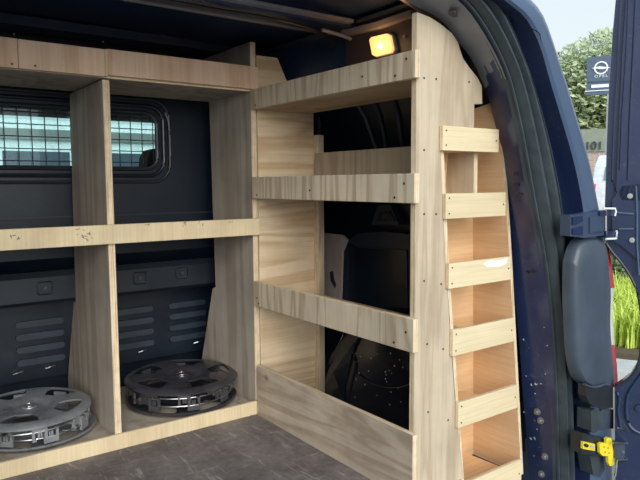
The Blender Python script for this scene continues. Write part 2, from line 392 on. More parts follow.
# wheel arch: glossy black, creased
bm = bmesh.new(); ys = [1.375, 1.40, 1.48, 1.60, 1.74, 1.82, 1.90, 1.93]; top = [.16, .27, .345, .375, .36, .31, .20, .08]
g = []
for y, t in zip(ys, top):
    h = t; g.append([bm.verts.new((x, y + dy, Z0 + z)) for x, z, dy in ((1.425, 0, 0), (1.425 + .004 * math.sin(y * 40), h * .45, .01), (1.43, h * .78, 0), (1.445, h * .93, -.01), (1.48, h, 0), (1.70, h + .02, 0))])
for a, b in zip(g, g[1:]):
    for i in range(5): bm.faces.new((a[i], a[i + 1], b[i + 1], b[i]))
for a in (g[0], g[-1]): bm.faces.new(a + [bm.verts.new((1.70, a[0].co.y, Z0))])
ar = obj('wheel_arch', bm, M['arch'], wr, smooth=True)
bm = bmesh.new()
cr_ = [W(*q, 0, 1.424) for q in ((347, 404), (352, 380), (357, 365), (352, 352), (358, 338), (362, 330))]
tube(bm, smoothp(cr_, 2), .004, 8)
cr2 = [W(*q, 0, 1.424) for q in ((356, 372), (368, 382), (385, 388), (400, 388), (410, 384))]
tube(bm, smoothp(cr2, 2), .0025, 8)
cr3 = [W(*q, 0, 1.424) for q in ((404, 345), (409, 350), (412, 360))]
tube(bm, smoothp(cr3, 2), .003, 8); obj('arch_crease', bm, M['arch'], ar, smooth=True)
bm = bmesh.new()      # folded sheet in the front lower corner
pts = [W(*q, 0, x) for q, x in (((320, 395), 1.43), ((322, 372), 1.44), ((327, 356), 1.45), ((342, 345), 1.44), ((354, 342), 1.425), ((350, 362), 1.42), ((345, 385), 1.42), ((344, 402), 1.42))]
fp = [W(*q, 0, x) for q, x in (((333, 372), 1.405),)][0]
vv = [bm.verts.new(p) for p in pts]; cv = bm.verts.new(fp)
for i in range(len(vv)): bm.faces.new((vv[i], vv[(i + 1) % len(vv)], cv))
o = obj('liner_fold', bm, M['arch'], ar, smooth=False); md = o.modifiers.new('s', 'SOLIDIFY'); md.thickness = .003
bm = bmesh.new()
for _ in range(26):
    q = (random.uniform(352, 410), random.uniform(350, 405)); p = W(*q, 0, 1.4235); s = random.uniform(.0012, .003)
    cyl(bm, p, (1, 0, 0), s, .001, 6)
tag(obj('dust_flecks', bm, M['concrete'], ar), kind='stuff')

# ceiling with its bows
bm = bmesh.new(); n_ = 12
A = []; Bv = []
for i in range(n_ + 1):
    x = XL + (1.29 - XL) * i / n_; u = (i / n_ - .5) * 2; z = 1.395 - .02 * u * u
    A.append((x, 1.02, z)); Bv.append((x, 2.56, z))
va = [bm.verts.new(p) for p in A]; vb = [bm.verts.new(p) for p in Bv]
vc = [bm.verts.new((p[0], p[1], p[2] + .01)) for p in A]; vd = [bm.verts.new((p[0], p[1], p[2] + .01)) for p in Bv]
for i in range(n_): bm.faces.new((va[i], va[i + 1], vb[i + 1], vb[i])); bm.faces.new((vc[i], vd[i], vd[i + 1], vc[i + 1]))
ce = obj('ceiling', bm, M['navy_roof'], smooth=True); tag(ce, kind='structure')
bm = bmesh.new(); box(bm, XL, 1.30, 1.56, 1.66, 1.345, 1.392); obj('roof_bow', bm, M['navy_roof'], ce, bevel=.006)
bm = bmesh.new(); box(bm, XL, 1.26, 1.535, 1.56, 1.352, 1.362); obj('bow_flange', bm, M['gusset'], ce, bevel=.003)
bm = bmesh.new(); box(bm, XL, 1.26, 1.66, 1.69, 1.346, 1.352); obj('bow_flange', bm, M['gusset'], ce, bevel=.002)
bm = bmesh.new(); box(bm, XL, 1.28, 2.18, 2.28, 1.36, 1.39); obj('roof_bow', bm, M['navy_roof'], ce, bevel=.006)
bm = bmesh.new(); tube(bm, smoothp([Vector(p) for p in ((.55, 1.60, 1.335), (.72, 1.57, 1.33), (.86, 1.60, 1.338), (.98, 1.57, 1.332), (1.10, 1.60, 1.335), (1.22, 1.62, 1.33), (1.28, 1.66, 1.30))], 2), .0055, 8)
obj('roof_cable', bm, M['wire'], ce, smooth=True)
# bow end bracket
bm = bmesh.new()
tube(bm, smoothp([W(*q, 1, 1.60) for q in ((318, 12), (334, 18), (344, 27), (352, 38))], 2), .010, 8)
tube(bm, smoothp([W(*q, 1, 1.59) for q in ((322, 30), (334, 33), (346, 37), (353, 40), (352, 32))], 2), .006, 8)
obj('bow_bracket', bm, M['gusset'], ce, smooth=True)
# cant rail along the top of the right wall, with flange above
bm = bmesh.new(); prism([(1.30, 1.20), (1.30, 1.355), (1.34, 1.36), (1.44, 1.20)], 1, 1.20, 2.5, bm)
cant = obj('cant_rail', bm, M['navy_roof'], wr, bevel=.004)
cant = obj('lamp_mounting_panel', B(1.293, 1.30, 1.20, 1.615, 1.205, 1.352), plain('brown_grey_rail_paint', (.05, .04, .045), .5), wr, bevel=.002)
pf = [W(*q, 0, 1.272) for q in ((341, 31), (376, 22), (411, 10), (411, 15), (377, 28), (342, 36))]
obj('rail_flange', prism([(p.y, p.z) for p in pf], 0, 1.270, 1.295), plain('lamp_lit_flange', (.30, .27, .26), .4), wr, bevel=.002)  # warm pale colour stands in for the lamp's light on this flange
bm = bmesh.new(); box(bm, 1.268, 1.34, 1.30, 2.5, 1.352, 1.362); obj('rail_flange', bm, M['chrome'], wr, bevel=.002)
bm = bmesh.new(); cyl(bm, W(407, 37, 0, 1.30), (-1, 0, 0), .004, .012, 10); obj('rail_rivet', bm, M['bright_screw'], cant)

# bulkhead with grilled window
wx0, wx1, wz0, wz1 = .30, .945, .915, 1.135
yb = 2.345
bm = bmesh.new()
hole = rrect(wx0, wx1, wz0, wz1, .045)
cx, cz = (wx0 + wx1) / 2, (wz0 + wz1) / 2
X0, X1, ZA, ZB = XL, 1.62, .60, 1.392
vi = [bm.verts.new((x, yb, z)) for x, z in hole]; vk = [bm.verts.new((x, yb + .03, z)) for x, z in hole]
vo_ = [bm.verts.new((x, yb, z)) for x, z in ((X1, ZB), (X0, ZB), (X0, ZA), (X1, ZA))]
k = len(hole); q_ = k // 4
for i in range(k):
    j = (i + 1) % k; ci, cj = i // q_, j // q_
    bm.faces.new((vi[i], vi[j], vo_[ci])) if ci == cj else bm.faces.new((vi[i], vi[j], vo_[cj], vo_[ci]))
    bm.faces.new((vi[i], vk[i], vk[j], vi[j]))
# lower steps
prof = [(yb, .74), (yb - .004, .735), (yb + .006, .725), (yb + .012, .60), (2.50, .42), (2.53, .30), (2.53, Z0)]
rows = [[bm.verts.new((x, y, z)) for x in (X0, .2, .65, 1.1, X1)] for y, z in prof[2:]]
for a, b in zip(rows, rows[1:]):
    for i in range(4): bm.faces.new((a[i], a[i + 1], b[i + 1], b[i]))
wf = obj('wall_front', bm, M['navy_in']); tag(wf, kind='structure')
bm = bmesh.new(); box(bm, X0, X1, yb - .006, yb + .006, .742, .748); obj('bulkhead_seam', bm, M['black'], wf, bevel=.002)
# crossbar
bm = bmesh.new(); prism([(2.34, .452), (2.34, .535), (2.352, .555), (2.50, .56), (2.51, .44), (2.36, .437)], 0, X0, X1, bm)
xb = obj('bulkhead_crossbar', bm, plain('dark_crossbar_paint', (.014, .021, .032), .4), wf, bevel=.004)
for cxp, cyp in ((45, 288), (140, 278), (182, 273)):
    p = W(cxp, cyp, 1, 2.34)
    bm = bmesh.new(); rr = rrect(p.x - .025, p.x + .025, p.z - .022, p.z + .022, .008, 4)
    tube(bm, [Vector((x, 2.339, z)) for x, z in rr], .0028, 6, True)
    o = obj('tie_down_recess', bm, M['black'], xb, smooth=True)
    bm = bmesh.new(); cyl(bm, (p.x, 2.34, p.z), (0, -1, 0), .006, .005, 10); tube(bm, [(p.x - .018, 2.337, p.z - .017), (p.x + .018, 2.337, p.z - .015)], .002, 6)
    obj('tie_down_bolt', bm, M['tailgrey'], xb)
# pressed ribs below
def rib(x0, x1, z, y=2.50):
    bm = bmesh.new(); pts = rrect(x0, x1, z - .012, z + .012, .0118, 4)
    prism(pts, 1, y - .016, y + .03, bm); obj('pressed_rib', bm, M['sound'], wf, bevel=.005)
bm = bmesh.new(); box(bm, X0, X1, 2.498, 2.535, .13, .43); obj('bulkhead_lower_panel', bm, M['navy_in'], wf)
for z in (.345, .298, .25, .202): rib(.435, .605, z); rib(-.05, .35, z); rib(.80, .96, z); rib(1.03, 1.2, z)
for q in ((18, 373), (50, 367), (142, 351), (197, 342)):
    p = W(*q, 1, 2.49); bm = bmesh.new(); tube(bm, [(p.x - .017, 2.487, p.z - .003), (p.x, 2.482, p.z + .002), (p.x + .017, 2.487, p.z + .003)], .0035, 6); obj('bright_clip', bm, M['chrome'], wf)
# window seal rings, glass, grille
for off, rr_, rad, mt in ((-.004, .049, .008, 'black'), (.022, .06, .007, 'navy_in'), (.046, .07, .006, 'black')):
    bm = bmesh.new(); tube(bm, [Vector((x, yb - .004, z)) for x, z in rrect(wx0 - off, wx1 + off, wz0 - off, wz1 + off, rr_)], rad, 8, True)
    obj('window_seal' if mt == 'black' else 'window_surround', bm, M[mt], wf, smooth=True)
bm = bmesh.new(); tube(bm, [Vector(p) for p in ((wx1 + .028, yb - .012, wz1 + .0), (wx1 + .040, yb - .012, wz1 - .03), (wx1 + .044, yb - .012, wz1 - .07))], .0032, 6)
tube(bm, [Vector(p) for p in ((wx1 + .044, yb - .012, wz1 - .085), (wx1 + .044, yb - .012, wz0 + .055))], .0032, 6)
obj('surround_trim', bm, M['gusset'], wf, smooth=True)
obj('window_glass', B(wx0, wx1, yb + .018, yb + .022, wz0, wz1), M['glass'], wf)
bm = bmesh.new()
x = wx0 + .02
while x < wx1: tube(bm, [(x, yb + .008, wz0 + .002), (x, yb + .008, wz1 - .002)], .0019, 6); x += .0435
z = wz0 + .028
while z < wz1 - .01: tube(bm, [(wx0, yb + .011, z), (wx1, yb + .011, z)], .0019, 6); z += .042
obj('window_grille', bm, M['wire'], wf)

# ------------------------------------------------------------------ cab beyond the bulkhead window
cab = thing('cab_interior', (.68, 3.0, -.3), 'grey cab lining and windscreen frame seen through the grilled window', 'cab')
bm = bmesh.new(); box(bm, -.25, 1.60, 2.57, 3.55, 1.36, 1.40); obj('cab_roof', bm, M['cabgrey'], cab)
bm = bmesh.new(); box(bm, -.15, 1.5, 3.40, 3.46, 1.205, 1.37); obj('sun_visor', bm, M['cabgrey'], cab, bevel=.01)
bm = bmesh.new(); box(bm, -.3, 1.65, 3.5, 4.1, .3, .74); obj('dashboard', bm, M['seat'], cab, bevel=.04)
for s in (-.28, 1.60):
    bm = bmesh.new(); tube(bm, [(s, 3.5, 1.36), (s, 4.2, .72)], .04, 8); obj('windscreen_pillar', bm, M['cabgrey'], cab)
bm = bmesh.new(); v = [bm.verts.new(p) for p in ((-.28, 3.5, 1.36), (1.6, 3.5, 1.36), (1.6, 4.2, .72), (-.28, 4.2, .72))]; bm.faces.new(v); obj('windscreen', bm, M['glass'], cab)
st_ = thing('passenger_seat', (1.05, 2.95, -.2), 'dark passenger seat with rounded headrest beyond the grilled window', 'seat')
bm = bmesh.new(); prism(rrect(.80, 1.30, .2, .93, .09, 5), 1, 2.85, 2.97, bm); obj('backrest', bm, M['seat'], st_, bevel=.02)
hr = [W(*q, 1, 2.8) for q in ((146, 172), (147, 158), (151, 150), (159, 148), (172, 148), (178, 160), (178, 172))]
bm = bmesh.new(); prism([(p.x, p.z) for p in hr], 1, 2.79, 2.90, bm); obj('headrest', bm, M['seat'], st_, bevel=.012)
bm = bmesh.new(); box(bm, .82, 1.30, 2.8, 3.3, .0, .2); obj('cushion', bm, M['seat'], st_, bevel=.03)
fb = thing('pale_building', (2.0, 13.0, -.6), 'pale flat-fronted building seen through the windscreen beyond the grille', 'building')
bm = bmesh.new(); box(bm, -7, 13, 13, 14, -.6, 2.1); obj('wall', bm, M['cream'], fb)
bm = bmesh.new(); box(bm, -7, 13, 12.9, 13, 1.72, 1.92); obj('fascia', bm, M['cabgrey'], fb)
for i in range(9): obj('window', B(-5.4 + i * 1.9, -4.2 + i * 1.9, 12.96, 13, .6, 1.5), M['tailgrey'], fb)

# ================================================================== SHELVING ACROSS THE BULKHEAD
YF = 1.94; T = .018
un = thing('bulkhead_shelving', (.5, YF, Z0), 'plywood shelving unit across the van under the grilled window, open bays with front rails', 'shelving')
plank('base_board', B(-.24, 1.14, YF, 2.44, .042, .054), 'ply_grey', 2, un)
plank('base_rail', B(-.24, 1.138, YF - T + .006, YF, Z0, .071), 'rail_pale', 1, un)
plank('shelf', B(-.24, 1.14, YF, 2.26, .684, .698), 'ply_grey', 2, un)
plank('shelf', B(-.24, 1.14, YF, 2.27, 1.180, 1.194), 'ply_grey', 2, un)
def div(name, x, prof):
    return plank(name, prism(prof, 0, x - T / 2 - .004, x + T / 2), 'ply_grey', 0, un)
d1 = div('divider', .625, [(YF, .054), (YF, .683), (YF, 1.176), (2.30, 1.176), (2.325, .70), (2.335, .44), (2.362, .43), (2.465, .18), (2.49, .12), (2.49, .054)])
d0 = div('divider', .10, [(YF, .054), (YF, 1.176), (2.30, 1.176), (2.335, .054)])
de = div('end_panel', 1.14, [(YF + .001, .054), (YF + .001, 1.352), (2.32, 1.352), (2.265, 1.17), (2.243, .45), (2.270, .44), (2.41, .054)])
# rails
r1 = plank('rail', B(.105, .3775, YF - T, YF, 1.182, 1.263), 'rail_pink', 1, un)
r1 = plank('rail', B(.3785, .6155, YF - T - .0015, YF - .0015, 1.182, 1.262), 'rail_pink', 1, un)
r2 = plank('rail', B(.6255, 1.148, YF - T, YF, 1.1875, 1.265), 'rail_pink', 1, un)
plank('rail', B(-.24, .104, YF - T, YF, 1.182, 1.263), 'rail_pink', 1, un)
plank('packing_strip', B(.6160, .6250, YF - T - .001, YF, 1.183, 1.263), 'rail_pale', 1, un)
rm = plank('rail', B(-.24, 1.146, YF - T, YF, .678, .737), 'rail_pale', 1, un)
tag(rm, 'pale middle rail with bark-stained knot marks')
for px, py in ((14, 34), (12, 64), (35, 66), (103, 42)):
    p = W(px, py, 1, YF - T); screw(r1 if px > 26 else r1, (p.x, YF - T - .0015, p.z), (0, -1, 0))
M['bark_stain'] = plain('bark_stain', (.22, .19, .16), .8)
for px, py, n__ in ((15, 236, 7), (76, 231, 3), (84, 234, 8), (88, 237, 6), (147, 227, 3), (182, 225, 5), (200, 224, 3), (232, 222, 3)):
    p = W(px, py, 1, YF - T); bm = bmesh.new()
    for _ in range(n__):
        cx_ = p.x + random.uniform(-.012, .012); cz_ = p.z + random.uniform(-.012, .012); a_ = random.uniform(0, 3.1); l_ = random.uniform(.003, .008); w_ = random.uniform(.0008, .002)
        ca_, sa_ = math.cos(a_), math.sin(a_)
        prism([(cx_ - ca_ * l_, cz_ - sa_ * l_), (cx_ + sa_ * w_, cz_ - ca_ * w_), (cx_ + ca_ * l_, cz_ + sa_ * l_), (cx_ - sa_ * w_, cz_ + ca_ * w_)], 1, YF - T - .0006, YF - T + .0004, bm)
    obj('bark_mark', bm, M['bark_stain'], rm)
# ================================================================== SIDE SHELVING ALONG THE RIGHT WALL
su = thing('side_shelving', (1.26, 1.55, Z0), 'tall plywood side shelving with three front rails above a wide kick board', 'shelving')
lp = plank('end_panel', prism([(1.151, Z0), (1.151, 1.308), (1.238, 1.308), (1.292, 1.20), (1.395, 1.195), (1.395, 1.045), (1.395, Z0)], 1, YF - .003, YF + T - .003), 'ply_x', 1, su)
tag(lp, 'end panel with wavy horizontal grain and knots')
plank('batten', B(1.396, 1.422, YF - .03, YF + T, Z0, 1.04), 'ply_z', 1, su)
XF = 1.122
def srail(z0, z1, mat, y0=1.128, y1=1.935):
    o = plank('rail', B(XF, XF + T, y0, y1, z0, z1), mat, 0, su)
    return o
ra = srail(1.118, 1.186, 'rail_z'); rb = srail(.808, .883, 'rail_z'); rc = srail(.424, .512, 'rail_z')
kb = plank('kick_board', B(XF, XF + T, 1.128, 1.918, Z0, .206), 'kick', 0, su); tag(kb, 'wide blotchy kick board at floor level')
for r_, ys_, z0, z1 in ((ra, (1.16, 1.20, 1.30), 1.118, 1.186), (rb, (1.165, 1.20, 1.55), .808, .883), (rc, (1.155, 1.20, 1.88), .424, .512)):
    screw(r_, (XF, ys_[0], z0 + .05), (-1, 0, 0)); screw(r_, (XF, ys_[1], z0 + .014), (-1, 0, 0)); screw(r_, (XF, ys_[2] + .03, z0 + .03), (-1, 0, 0))
    screw(r_, (XF, 1.90, z0 + .012), (-1, 0, 0))
plank('shelf', B(1.140, 1.37, 1.160, 1.935, 1.118, 1.132), 'ply_y', 2, su)
plank('shelf', B(1.140, 1.40, 1.160, 1.935, .810, .824), 'ply_y', 2, su)
plank('shelf', B(1.140, 1.40, 1.160, 1.935, .424, .438), 'ply_y', 2, su)
plank('back_rail', B(1.385, 1.40, 1.160, 1.92, .826, .972), 'ply_z', 0, su)
# rear end sheet with the cut-out for the narrow rack (faces the open doors)
ye = 1.142
o_ = [W(*q, 1, ye) for q in ((417, 12), (430, 17), (441, 24), (452, 33), (458, 42), (463, 58), (470, 68), (478, 78), (482, 86), (482.5, 104))]
zc = W(441, 127, 1, ye).z; pn = W(474.5, 104, 1, ye)
strip = [W(*q, 1, ye) for q in ((440, 127), (443, 200), (446, 262), (450, 330), (455, 400), (463, 470))]
poly = [(1.140, Z0), (1.140, o_[0].z)] + [(p.x, p.z) for p in o_] + [(pn.x, pn.z), (pn.x, zc)] + [(p.x, p.z) for p in strip] + [(strip[-1].x + .004, Z0)]
rs = plank('rear_sheet', prism(poly, 1, ye, ye + T), 'ply_z', 1, su, bevel=.0008)
for q in ((424, 78), (436, 79), (469, 82), (424, 214), (436, 214), (424, 281), (441, 284), (427, 344), (443, 349), (428, 412), (448, 420), (424, 150)):
    p = W(*q, 1, ye); screw(rs, (p.x, ye, p.z), (0, -1, 0), .0028)

# ================================================================== NARROW SLATTED RACK
nr = thing('slatted_rack', (1.4, 1.2, Z0), 'narrow plywood rack with six pale front slats beside the dark door pillar', 'rack')
cor = [W(473, 100, 1, 1.245), W(473, 250, 1, 1.285), W(473, 478, 1, 1.335)]
ztop = W(474, 106, 1, 1.245).z
# back panel (faces the doors), leaning with the pillar
bm = bmesh.new()
L_ = [Vector((1.262, 1.245, ztop - .02)), Vector((1.285, 1.285, .66)), Vector((1.365, 1.335, -.05))]
R_ = [Vector((cor[0].x, cor[0].y, ztop - .02)), cor[1].copy(), Vector((cor[2].x, cor[2].y, -.05))]
g1 = [bm.verts.new(p) for p in L_]; g2 = [bm.verts.new(p) for p in R_]
g3 = [bm.verts.new(p + Vector((0, .012, 0))) for p in L_]; g4 = [bm.verts.new(p + Vector((0, .012, 0))) for p in R_]
for i in range(2):
    bm.faces.new((g1[i], g1[i + 1], g2[i + 1], g2[i])); bm.faces.new((g3[i], g4[i], g4[i + 1], g3[i + 1]))
    bm.faces.new((g1[i], g3[i], g3[i + 1], g1[i + 1])); bm.faces.new((g2[i], g2[i + 1], g4[i + 1], g4[i]))
bm.faces.new((g1[0], g2[0], g4[0], g3[0])); bm.faces.new((g1[2], g3[2], g4[2], g2[2]))
obj('back_panel', bm, M['warm_x'], nr)
# side panels
fr = [W(499, 104, 1, 1.147), W(509, 250, 1, 1.147), W(521, 478, 1, 1.147)]
fr[0].z = 1.09
def skinpanel(name, front, back, th, mat):
    bm = bmesh.new(); a = [bm.verts.new(p) for p in front]; b = [bm.verts.new(p) for p in back]
    c = [bm.verts.new(p + Vector((th, 0, 0))) for p in front]; d = [bm.verts.new(p + Vector((th, 0, 0))) for p in back]
    k = len(a)
    for i in range(k - 1):
        bm.faces.new((a[i], b[i], b[i + 1], a[i + 1])).material_index = 0; bm.faces.new((c[i], c[i + 1], d[i + 1], d[i])).material_index = 0
        bm.faces.new((a[i], a[i + 1], c[i + 1], c[i])).material_index = 1; bm.faces.new((b[i], d[i], d[i + 1], b[i + 1])).material_index = 1
    bm.faces.new((a[0], c[0], d[0], b[0])).material_index = 1; bm.faces.new((a[-1], b[-1], d[-1], c[-1])).material_index = 1
    return obj(name, bm, [mat, M['edge_x']], nr)
bk = [R_[0].copy(), R_[1], R_[2]]; bk[0].z = 1.075
fr[2].z = -.05
skinpanel('side_panel', fr, bk, .012, M['warm'])
lf = [Vector((strip[0].x + .001, 1.144, .995)), Vector((strip[2].x + .002, 1.144, .64)), Vector((strip[5].x + .003, 1.144, -.05))]
skinpanel('side_panel', lf, [Vector((1.262, 1.243, .995)), Vector((1.285, 1.284, .64)), Vector((1.365, 1.33, -.05))], .012, M['warm'])
slq = [((443, 126), (499, 129), (499, 152), (443, 151)), ((446, 194), (506, 192), (506, 216), (446, 219)), ((449, 263), (511, 257), (511, 280), (449, 289)),
       ((453, 329), (514, 319), (514, 343), (453, 355)), ((458, 401), (517, 387), (518, 409), (459, 427)), ((467, 479), (521, 463), (522, 488), (469, 508))]
for i, q in enumerate(slq):
    pts = [W(*p, 1, 1.129) for p in q]
    xl = (pts[0].x + pts[3].x) / 2; xr = (pts[1].x + pts[2].x) / 2
    zt = (pts[0].z + pts[1].z) / 2; zb = (pts[3].z + pts[2].z) / 2
    sl = plank('slat', B(xl, xr, 1.129, 1.1415, zb, zt), 'slat', 1, nr)
    if i == 2: tag(sl, 'slat with a white paint smear')
    for xx, zz in ((xl + .012, zt - .012), (xl + .012, zb + .014), (xr - .012, (zt + zb) / 2)): screw(sl, (xx, 1.129, zz), (0, -1, 0), .0022)
    t = (1.0 - zb) / 1.0; yk = 1.245 + .09 * min(1, t)
    if i == 5: zb = -.045
    bm = bmesh.new(); prism([(xl + .01, 1.150), (xr - .004, 1.150), (xl + .232 - .06 * t * 0, yk), (xl + .01, yk)], 2, zb + .002, zb + .010, bm)
    obj('pocket_floor', bm, M['warm_x'], nr)
    if i == 2:
        bm = bmesh.new(); c0 = Vector(((xl + xr) / 2 + .055, 1.1282, zt - .014)); prism([(c0.x - .05, c0.z + .002), (c0.x - .03, c0.z - .008), (c0.x + .02, c0.z - .012), (c0.x + .055, c0.z - .006), (c0.x + .06, c0.z + .010), (c0.x + .01, c0.z + .006), (c0.x - .02, c0.z + .009)], 1, 1.1284, 1.129, bm)
        obj('paint_smear', bm, M['signwhite'], sl)

# board standing behind the side shelving
bb = thing('board_offcut', (1.57, 2.1, .3), 'narrow dull beige board with a black tear against the side wall behind the shelves', 'board')
pp = [W(*q, 0, 1.575) for q in ((318, 232), (343, 235), (348, 240), (343, 252), (341, 312), (312, 312))]
bo = obj('board', prism([(p.y, p.z) for p in pp], 0, 1.570, 1.580), M['beige'], bb)
pp = [W(*q, 0, 1.569) for q in ((330, 272), (333, 271), (334, 279), (336, 284), (335, 288), (331, 281))]
obj('tear', prism([(p.y, p.z) for p in pp], 0, 1.567, 1.5705), M['black'], bb)

# ================================================================== WHEEL TRIMS
def trim(loc, rz, R, up, matn, clipn, label, tilt=(0, 0)):
    t = thing('wheel_trim', loc, label, 'wheel trim')
    mat = M[matn]
    bm = bmesh.new(); NS = 5; NO, NP = 8, 8
    radii = [.0, .10, .16, .20, .24, .28, .33, .40, .48, .56, .64, .72, .79, .85, .88, .91, .95, .985, 1.0, 1.0, .985]
    def hz(r):
        if r < .15: return .009
        if r < .27: return .002
        if r < .34: return .002 + .010 * (r - .27) / .07
        if r < .85: return .012 + .006 * math.sin((r - .34) / .51 * math.pi * .8)
        return .016 - .010 * ((r - .85) / .15) ** 2
    r1, r2 = .42, .87
    def wdt(r):
        q = min(1, max(0, (r - r1) / (r2 - r1))); return .24 + .36 * math.sin(math.pi * min(1, q * .60 + .08)) ** .8
    cols = []
    grid = []
    for ri, r in enumerate(radii):
        row = []
        z = hz(r)
        if ri == 18: z = hz(1.0) - .001
        if ri == 19: z = hz(1) - .006
        if ri == 20: z = hz(1) - .008
        for s in range(NS):
            w_ = wdt(r)
            for i in range(NO): row.append((s, -w_ + 2 * w_ * i / NO, 'o'))
            for i in range(NP): row.append((s, w_ + (2 - 2 * w_) * i / NP, 'p'))
        vs = []
        for s, u, kd in row:
            a = (s + u / 2) * 2 * math.pi / NS
            dz = 0
            if kd == 'p' and r1 < r < r2:  # spoke crown
                pass
            vs.append(bm.verts.new((R * r * math.cos(a), R * r * math.sin(a), z)) if r > 0 else None)
        grid.append(vs)
    c0 = bm.verts.new((0, 0, .011)); k = len(grid[1])
    for j in range(k): bm.faces.new((c0, grid[1][j], grid[1][(j + 1) % k]))
    walls = []
    for ri in range(1, len(radii) - 1):
        ra_, rb_ = radii[ri], radii[ri + 1]
        hole = ra_ >= r1 - 1e-6 and rb_ <= r2 + 1e-6
        for j in range(k):
            if hole and (j % (NO + NP)) < NO: continue
            bm.faces.new((grid[ri][j], grid[ri + 1][j], grid[ri + 1][(j + 1) % k], grid[ri][(j + 1) % k]))
    be = [e for e in bm.edges if len(e.link_faces) == 1 and max(math.hypot(v.co.x, v.co.y) for v in e.verts) < R * .9]
    ret = bmesh.ops.extrude_edge_only(bm, edges=be)
    vs = [v for v in ret['geom'] if isinstance(v, bmesh.types.BMVert)]
    for v in vs: v.co.z -= .007; v.co.x *= 1.0; v.co.y *= 1.0
    L = []
    parts = [('trim_face', bm, mat)]
    bm = bmesh.new(); tube(bm, [(R * .9 * math.cos(a), R * .9 * math.sin(a), -.018) for a in [i * 2 * math.pi / 48 for i in range(48)]], .0022, 6, True)
    parts.append(('retaining_ring', bm, M['chrome']))
    bm = bmesh.new(); cyl(bm, (0, 0, .008), (0, 0, 1), R * .13, .004, 28, R * .12)
    parts.append(('centre_cap', bm, mat))
    bm = bmesh.new(); tube(bm, [(R * .085 * math.cos(a), R * .085 * math.sin(a), .0135) for a in [i * 2 * math.pi / 24 for i in range(24)]], .0014, 6, True)
    tube(bm, [(-R * .10, .004, .0135), (.006, .002, .0135), (-.006, -.002, .0135), (R * .10, -.004, .0135)], .0014, 6)
    parts.append(('cap_emblem', bm, M['chrome']))
    for i in range(8):
        a = i * 2 * math.pi / 8 + .2; bm = bmesh.new()
        # forked clip: base, two prongs, cross bar
        for u0, u1, z0_, z1_, d in ((-.022, .022, -.020, .0, .004), (-.022, -.014, -.042, -.02, .004), (-.006, .0, -.036, -.02, .003), (.002, .007, -.036, -.02, .003), (.014, .022, -.042, -.02, .004), (-.022, -.010, -.046, -.040, .007), (.010, .022, -.046, -.040, .007)):
            box(bm, R * .885 - d, R * .885 + d, u0, u1, z0_, z1_)
        bmesh.ops.rotate(bm, verts=bm.verts, cent=(0, 0, 0), matrix=Matrix.Rotation(a, 3, 'Z'))
        parts.append(('clip', bm, M[clipn]))
    X = Matrix.Translation(loc) @ Matrix.Rotation(tilt[0], 4, 'X') @ Matrix.Rotation(tilt[1], 4, 'Y') @ Matrix.Rotation(rz, 4, 'Z')
    if not up: X = X @ Matrix.Rotation(math.pi, 4, 'X')
    for nme, b, mm in parts:
        bmesh.ops.transform(b, matrix=X, verts=b.verts); ob = obj(nme, b, mm, t, smooth=True)
        if nme == 'trim_face':
            md = ob.modifiers.new('thickness', 'SOLIDIFY'); md.thickness = .003; md.offset = -1
    return t
ZS = .054
trim((.425, 2.155, ZS + .020), .25, .185, False, 'silver', 'clip', 'lower silver wheel trim of the left stack, lying face down with its clips up')
trim((.405, 2.150, ZS + .083), .55, .190, True, 'silver', 'clip', 'upper silver five-spoke wheel trim on the left stack, face up', (.01, .0))
trim((.935, 2.150, ZS + .020), .0, .200, False, 'darktrim', 'darkclip', 'lower dark grey wheel trim of the right stack, lying face down')
trim((.940, 2.165, ZS + .083), 1.0, .208, True, 'darktrim', 'darkclip', 'upper dark grey glossy wheel trim on the right stack, face up', (.012, 0))

# ================================================================== CEILING LAMP
lc = W(383, 45, 0, 1.285)
lamp = thing('interior_lamp', (1.30, lc.y, lc.z - .03), 'small square interior lamp glowing amber on the rail above the side shelving', 'lamp')
yz = [W(*q, 0, 1.288) for q in ((371, 40), (373, 37), (390, 33), (394, 35), (397, 50), (395, 54), (378, 58), (374, 56))]
bm = prism([(p.y, p.z) for p in yz], 0, 1.283, 1.300); obj('lamp_body', bm, M['clip'], lamp, bevel=.003)
cen = sum(yz, Vector()) / len(yz)
yz2 = [cen + (p - cen) * .90 for p in yz]
bm = prism([(p.y, p.z) for p in yz2], 0, 1.276, 1.284); obj('lamp_lens', bm, M['amber'], lamp, bevel=.003)
bm = bmesh.new(); bmesh.ops.create_uvsphere(bm, u_segments=12, v_segments=8, radius=.009); bmesh.ops.translate(bm, verts=bm.verts, vec=(1.277, cen.y + .002, cen.z - .003)); obj('lamp_bulb', bm, M['bulb'], lamp, smooth=True)
ld = bpy.data.lights.new('lamp_glow', 'POINT'); ld.energy = .16; ld.color = (1, .55, .22); ld.shadow_soft_size = .02
lo = bpy.data.objects.new('lamp_glow', ld); C.objects.link(lo); lo.location = (1.245, cen.y, cen.z)

# ================================================================== REAR DOOR PILLAR
def curve(pts, Y, head):
    P = [W(px, py, 1, Y) for px, py in pts]
    lo_ = P[-1] + (P[-1] - P[-2]).normalized() * .25
    return smoothp([Vector(h) for h in head] + P + [lo_], 2)
YA, YBs, YC = 1.165, 1.05, 1.03
cA = curve([(411, 4), (430, 12), (445, 22), (457, 41), (469, 54), (479, 74), (487, 93), (495, 122), (500, 150), (505, 190), (510, 240), (515, 300), (520, 350), (523, 400), (527, 440), (529, 480)], YA, [(-.27, YA, 1.375), (.2, YA, 1.375), (.75, YA, 1.37), (1.0, YA, 1.35)])
cB = curve([(463, 0), (480, 22), (497, 52), (509, 80), (522, 140), (532, 200), (542, 250), (549, 300), (553, 350), (555, 400), (556, 440), (557, 480)], YBs, [(-.27, YBs, 1.38), (.2, YBs, 1.38), (.75, YBs, 1.375), (1.05, YBs, 1.35)])
